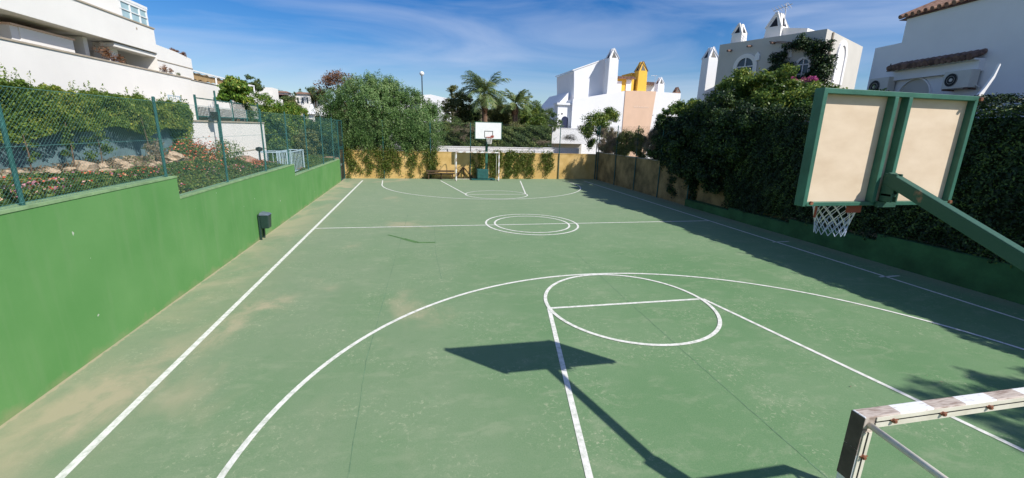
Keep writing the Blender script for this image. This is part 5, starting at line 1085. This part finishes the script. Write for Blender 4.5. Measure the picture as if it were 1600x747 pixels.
# round tree on the terrace
c = T(369, 144, 24.5); tree('round_tree', (c[0], 24.5, 1.6), [(c, (.72, .72, .72))], 'small round lollipop tree with bright leaves before the white block', None, M['bright_tree'], 60, .24, 9000, .14, 201, .07, .5, .1, limbs=6)
bush('hanging_shrub', [(*T(376, 168, 24.5), .5, .5, .35), (*T(388, 176, 24.8), .4, .4, .3)], 1600, .09, M['dark_tree'], 'dark shrub behind the railing under the round tree', 'shrub', None, 202)
G = 'garden trees behind the left fence'
for px, py, Y, rx, rz, m, lab, sd, n in (
    (418, 180, 31, 1.5, 1.2, 'bright_tree', 'bright green spreading tree right behind the round tree', 211, 7000),
    (450, 180, 33, 1.3, .85, 'bright_tree', 'bright green tree top right of the spreading tree', 212, 6000),
    (432, 207, 30, 1.5, 1.5, 'ficus', 'dense mid-green tree beside the terrace wall corner', 213, 8000),
    (468, 210, 36, 1.7, 1.35, 'pepper', 'soft green tree in the middle of the garden', 214, 7000),
    (478, 228, 33, 1.5, 1.1, 'olive', 'yellowish low tree behind the pale blue crate', 215, 6000),
    (512, 212, 40, 2.4, 1.6, 'pepper', 'wide green tree left of the big pepper tree', 216, 8000),
    (500, 232, 34, 1.6, 1.3, 'dark_tree', 'dark green bush at the foot of the wide green tree', 217, 6000),
    (434, 246, 27.5, 1.2, .8, 'groundcover', 'low grass-green shrub at the terrace wall foot', 218, 5000),
    (520, 240, 36, 1.3, 1.2, 'ficus', 'green shrub seen through the gate mesh', 219, 5000),
    (496, 203, 55, 3.6, 1.4, 'dark_tree', 'distant dark tree below the white gabled houses', 220, 6000),
    (452, 198, 60, 4.0, 1.3, 'olive', 'distant olive-toned tree below the brown hillside', 221, 5000)):
    c = T(px, py, Y); tree('garden_tree', (c[0], Y, 0.6), [(c, (rx, rx, rz))], lab, G, M[m], 60, .30 * rx / 1.5, n * 2, .11 * max(1, rx / 2), sd, .1, .45, .15, limbs=6)
# pepper trees over the far wall
weeping_tree((-2.9, 33.4, 0), [(T(572, 160, 33.6), (2.6, 1.9, 1.9)), (T(522, 172, 33.2), (1.1, 1.2, 1.4)), (T(545, 205, 32.7), (1.5, .8, 1.3)), (T(600, 205, 32.6), (2.3, .7, 1.5)), (T(575, 216, 32.5), (1.8, .5, .8)), (T(590, 132, 33.8), (1.3, 1.1, .8)), (T(620, 150, 33.8), (.9, .9, .9))], 15000,
     'largest weeping pepper tree spilling over the ochre wall', 301, .22)
weeping_tree((.6, 33.4, 0), [(T(655, 185, 33.4), (1.5, 1.2, 1.5)), (T(642, 150, 33.8), (.9, .8, .6)), (T(660, 215, 32.6), (1.5, .7, 1.15)), (T(635, 200, 32.7), (1.6, .9, 1.6)), (T(640, 222, 32.5), (1.5, .5, .6)), (T(672, 168, 33.8), (.8, .7, .7))], 8500,
     'smaller weeping pepper tree right of the largest one', 302, .16)
far_tree(528, 132, 37, 1.5, .8, 'brown_leaves', 'brown-leaved tree top showing left above the pepper tree', 303, 3000, .13, None, 'brown_tree')
# row of trees behind the far hoop
G = 'trees behind the far hoop'
for px, py, Y, rx, rz, m, lab, sd, n in (
    (714, 165, 41, 1.5, 1.9, 'olive', 'brownish olive tree left of the tall palm', 311, 9000),
    (733, 183, 41.5, 1.4, 1.4, 'dark_tree', 'dark tree directly left of the palm trunk', 312, 8000),
    (782, 185, 41, 1.4, 1.3, 'olive', 'olive tree between the two palms', 313, 8000),
    (779, 172, 45, 1.3, 1.1, 'dark_tree', 'small dark tree between the palms, set further back', 314, 6000),
    (832, 192, 41, 1.7, 1.8, 'ficus', 'rounded mid-green tree right of the short palm', 315, 10000),
    (852, 195, 43, 1.8, 1.7, 'dark_tree', 'dark green tree beside the balcony', 316, 9000),
    (825, 178, 46, 1.3, 2.0, 'dark_tree', 'upright dark tree behind the rounded green tree', 317, 6000),
    (805, 215, 37.5, 1.4, 1.2, 'olive', 'yellowish bush behind the wall right of the hoop', 318, 6000),
    (700, 205, 38, 1.2, 1.6, 'dark_tree', 'dark tree at the left end of the clipped hedge', 319, 7000)):
    c = T(px, py, Y); tree('broadleaf_tree', (c[0], Y, 0), [(c, (rx, rx * .8, rz))], lab, G, M[m], 80, .32, n * 2, .11, sd, .13, .45, .2, low=-.9, limbs=7)
def hedge_y(name, px0, px1, Y, dep, z0, z1, n, m, label, seed):
    x0 = atY(px0, 210, Y)[0]; x1 = atY(px1, 210, Y)[0]; rng = np.random.default_rng(seed)
    t = thing(name, ((x0 + x1) / 2, Y + dep / 2, 0), label, 'hedge', 'hedges behind the far wall')
    x = rng.uniform(x0, x1, n); top = rng.uniform(0, 1, n) < .22; z = np.where(top, z1, z0 + (z1 - z0) * rng.uniform(0, 1, n)); y = np.where(top, rng.uniform(Y, Y + dep, n), Y)
    d = .13 * (np.sin(x * 2.2 + seed) * np.sin(z * 3) + .7 * np.sin(x * 6 + z * 3) * np.sin(z * 7 - x)) - np.abs(rng.normal(size=n)) * .1
    y = np.where(top, y, y - d); z = np.where(top, z + d + .05 * np.sin(x * 1.5), z)
    nn = np.zeros((n, 3)); nn[:, 1] = -1; nn[top] = (0, 0, 1)
    np_mesh('foliage', leaves_at(np.stack([x, y, z], 1), .13, rng, .5, .2, nn + rng.normal(size=(n, 3)) * .3), quads(n), m, t)
    b = MB(); b.box(x0 + .2, x1 - .2, Y + .25, Y + dep, 0, z1 - .25); b.build('inner_branches', M['hedge_core'], t)
hedge_y('clipped_hedge', 690, 766, 36, 1.2, 1.2, 4.0, 15000, M['dark_tree'], 'dark clipped hedge behind the left half of the far hoop', 321)
hedge_y('clipped_hedge', 767, 862, 36.3, 1.2, 1.2, 3.8, 17000, M['dark_tree'], 'dark clipped hedge between the far hoop and the balcony', 322)
bush('dead_bush', [(*T(712, 203, 35.6), .7, .4, .5), (*T(735, 200, 35.6), .8, .4, .4), (*T(725, 215, 35.5), .6, .3, .4)], 1800, .16, M['dry'], 'grey dead twigs over the hedge left of the far hoop', 'bush', 'dead climbers on the fences', 323, .1, .08, shell=.8)
bush('dead_bush', [(*T(890, 216, 33.6), .9, .3, .35), (*T(912, 200, 33.6), .6, .3, .5), (*T(850, 222, 33.4), .9, .3, .25)], 2200, .2, M['dry'], 'dry twigs tangled under the white balcony', 'bush', 'dead climbers on the fences', 324, .1, .06, shell=.8)
# palms
def palm(px, py, Y, R, nf, label, seed, skirt=0, droop=1.0, base=0):
    c = Vector(T(px, py, Y)); rng = np.random.default_rng(seed); t = thing('palm_tree', (c.x, Y, base), label, 'palm tree', 'palms behind the far wall')
    b = MB(); b.tube([(c.x, Y, base), (c.x + .05, Y, c.z * .6), (c.x, Y, c.z - .5), (c.x, Y, c.z)], [.26, .22, .24, .16], 12); b.build('trunk', M['bark_palm'], t)
    V = []; VD = []
    for k in range(nf + skirt):
        dead = k >= nf; az = rng.uniform(0, 6.283); el = rng.uniform(-.35, 1.25) if not dead else rng.uniform(-1.4, -1.0); Ln = R * rng.uniform(.85, 1.15) * (.55 if dead else 1)
        h = np.array([math.cos(az), math.sin(az), 0.]); p = np.array(c); n = 16; dirv = h * math.cos(el) + np.array([0, 0, math.sin(el)]); st_ = Ln / n
        for i in range(n):
            p2 = p + dirv * st_; dirv = dirv + np.array([0, 0, -1.0]) * (.05 + .11 * i / n) * droop; dirv /= np.linalg.norm(dirv)
            side = np.cross(dirv, (0, 0, 1.)); side /= max(1e-6, np.linalg.norm(side)); up = np.cross(side, dirv)
            tgt = VD if dead else V
            tgt.append([p - side * .02, p + side * .02, p2 + side * .015, p2 - side * .015])
            if i > 1:
                ll = Ln * .26 * math.sin(math.pi * min(1, (i + .5) / (n + 1))) + .08
                for sgn in (1, -1):
                    for q in (0, .5):
                        o = p + (p2 - p) * q; e = o + (side * sgn * .75 + dirv * .55 - up * rng.uniform(.1, .6)) * ll; w2 = dirv * .036
                        tgt.append([o - w2, o + w2, e + w2 * .15, e - w2 * .15])
            p = p2
    for nm, vv, m in (('fronds', V, 'palm'), ('dead_fronds', VD, 'brown_leaves')):
        if vv: vv = np.array(vv); np_mesh(nm, vv.reshape(-1, 3), quads(len(vv)), M[m], t)
palm(757, 146, 39.2, 2.6, 34, 'tall palm with arching fronds above the far hoop', 401, skirt=12, droop=.95)
palm(805, 162, 38.6, 1.7, 26, 'short palm with a brown dead skirt right of the far hoop', 402, skirt=26, droop=.7)
# vines on the ochre wall
def vine(px0, px1, n, label, seed, z0=.05, z1=1.95, dens=.5):
    x0 = atY(px0, 260, FY)[0]; x1 = atY(px1, 260, FY)[0]; rng = np.random.default_rng(seed); P = []; b = MB()
    ns = max(3, int((x1 - x0) * 5.5))
    t = thing('climbing_plant', ((x0 + x1) / 2, FY - .1, 0), label, 'climbing plant', 'climbers on the ochre wall')
    for k in range(ns):
        x = rng.uniform(x0, x1); z = z1; pts = [(x, FY - .1, z)]; zend = rng.uniform(z0, z1 * .6)
        while z > zend: x += rng.uniform(-.2, .2); z -= .16; pts.append((x, FY - .09 + rng.uniform(-.04, .02), max(z, .03)))
        b.tube(pts, .008, 4, cap=False)
        for p in pts:
            m_ = int(n / ns / len(pts) * rng.uniform(.0, 2.2)); P.append(np.array(p) + rng.normal(size=(m_, 3)) * (.11, .05, .10))
    P = np.concatenate(P); P[:, 1] = np.minimum(P[:, 1], FY - .03); P[:, 2] = np.maximum(P[:, 2], .03); np_mesh('foliage', leaves_at(P, .09, rng, .55, .3), quads(len(P)), M['vine'], t); b.build('stem', M['bark'], t)
vine(541, 610, 4600, 'yellow-green creeper under the left side of the pepper tree', 501)
vine(610, 682, 4600, 'creeper on the ochre wall under the smaller pepper tree', 502)
vine(736, 800, 5500, 'creeper on the ochre wall right behind the far hoop', 503)
vine(795, 826, 4000, 'thickest creeper hanging right of the far goal', 504)
vine(822, 860, 2400, 'thin creeper trailing left of the fence post on the ochre wall', 505)
# dry climbers and shrubs in the right corner
bush('climbing_shrub', [(*T(938, 188, 32.6), 1.1, .5, .8), (*T(918, 205, 32.6), .7, .4, .7), (*T(955, 180, 33), .8, .6, .6), (*T(922, 225, 32.6), .5, .3, .6), (*T(940, 205, 32.7), .8, .3, .6)], 12000, .13, M['ficus'], 'green shrub standing at the far right corner of the fence', 'shrub', None, 511, .1, shell=.7)
def rclimb(y0, y1, z0, z1, n, m, label, seed, size=.1, asp=.3, th=.25):
    rng = np.random.default_rng(seed); k = max(6, int((y1 - y0) * 9)); bl = [(RX + .1 + rng.uniform(-.1, .25), rng.uniform(y0, y1), rng.uniform(z0, z1), th, rng.uniform(.3, .6), rng.uniform(.25, .55)) for _ in range(k)]
    return bush('climbing_plant', bl, n, size, m, label, 'climbing plant', 'climbers on the right fence', seed, 2.2 if asp < .2 else .4, asp, shell=.9)
rclimb(28.6, 31.8, 2.25, 3.7, 32000, M['dry'], 'brown dead climber filling the fence in the far corner', 521, .16, .10)
rclimb(25.2, 28.6, 2.2, 3.4, 22000, M['olive'], 'half dead greenish climber right of the brown one', 522, .12, .3)
rclimb(23.4, 25.6, 2.3, 3.9, 20000, M['dry'], 'grey twiggy climber beside the dark ivy', 523, .16, .10)
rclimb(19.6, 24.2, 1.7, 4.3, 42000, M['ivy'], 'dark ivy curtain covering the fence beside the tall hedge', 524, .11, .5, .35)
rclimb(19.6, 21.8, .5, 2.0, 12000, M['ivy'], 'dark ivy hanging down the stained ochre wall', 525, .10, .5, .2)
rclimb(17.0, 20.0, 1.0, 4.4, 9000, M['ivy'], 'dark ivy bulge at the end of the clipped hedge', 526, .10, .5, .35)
# big leafy tree behind the right hedge
def TX(px, py, X): y, z = atX(px, py, X); return (X, y, z)
tree('leafy_tree', (16.2, 19.5, 0), [(TX(1155, 160, 15.6), (1.6, 2.2, 1.55)), (TX(1105, 185, 15.2), (1.5, 1.8, 1.3)), (TX(1200, 150, 16.2), (1.5, 1.8, 1.2)), (TX(1058, 195, 14.6), (1.0, 1.8, 1.3)), (TX(1045, 225, 14.2), (.7, 1.6, 1.2)), (TX(1090, 225, 14.2), (.8, 2.0, 1.3)), (TX(1170, 200, 14.9), (1.0, 2.4, 1.0)), (TX(1225, 165, 15.6), (1.0, 1.4, .7))],
     'big leafy tree swelling above the hedge before the grey house', None, M['ficus'], 240, .34, 120000, .11, 601, .2, .55, .15, low=-.9, limbs=14, fill=.4)
tree('leafy_tree', (15.8, 16.2, 0), [((15.6, 15.6, 4.9), (1.0, 2.0, .6)), ((16.0, 13.4, 4.6), (.8, 1.2, .5))], 'low light green crown above the hedge left of the backboard', None, M['ficus'], 50, .35, 12000, .12, 602, .12, .55, .1, limbs=8)
# tree just outside the right edge that throws the dappled shade near the goal
tree('leafy_tree', (14.6, 18.6, 0), [((14.0, 18.8, 3.6), (1.1, 2.6, 1.9)), ((13.7, 17.3, 3.4), (.8, 1.3, 1.3)), ((13.5, 20.6, 2.9), (.75, 1.7, 1.5)), ((13.4, 18.6, 2.0), (.6, 2.2, 1.2)), ((13.9, 16.2, 4.2), (.7, 1.2, .6))],
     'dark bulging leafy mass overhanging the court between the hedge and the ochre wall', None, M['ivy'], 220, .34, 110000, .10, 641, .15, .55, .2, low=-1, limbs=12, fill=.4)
tree('shade_tree', (14.8, -1.6, 0), [((14.6, -3.2, 7.9), (1.3, 1.6, 1.1)), ((14.2, -1.5, 6.3), (1.2, 1.0, .7))], 'tall loose tree behind the hedge shading the near corner of the court', None, M['ficus'], 46, .26, 7000, .13, 603, .2, .4, .3, limbs=12)

# fallen leaves along the edges of the court
rng = np.random.default_rng(701); n = 900; x = np.concatenate([RX - .15 - np.abs(rng.normal(size=n)) * .35, rng.uniform(6, RX, 120)])
y = np.concatenate([rng.uniform(3, 32, n), rng.uniform(4, 31.5, 120)]); k = len(x); P = np.stack([x, y, np.full(k, .012)], 1); nn = np.zeros((k, 3)); nn[:, 2] = 6.0
tag(np_mesh('fallen_leaves', leaves_at(P, .035, rng, .5, 0, nn, .15), quads(k), M['dry']), kind='stuff')
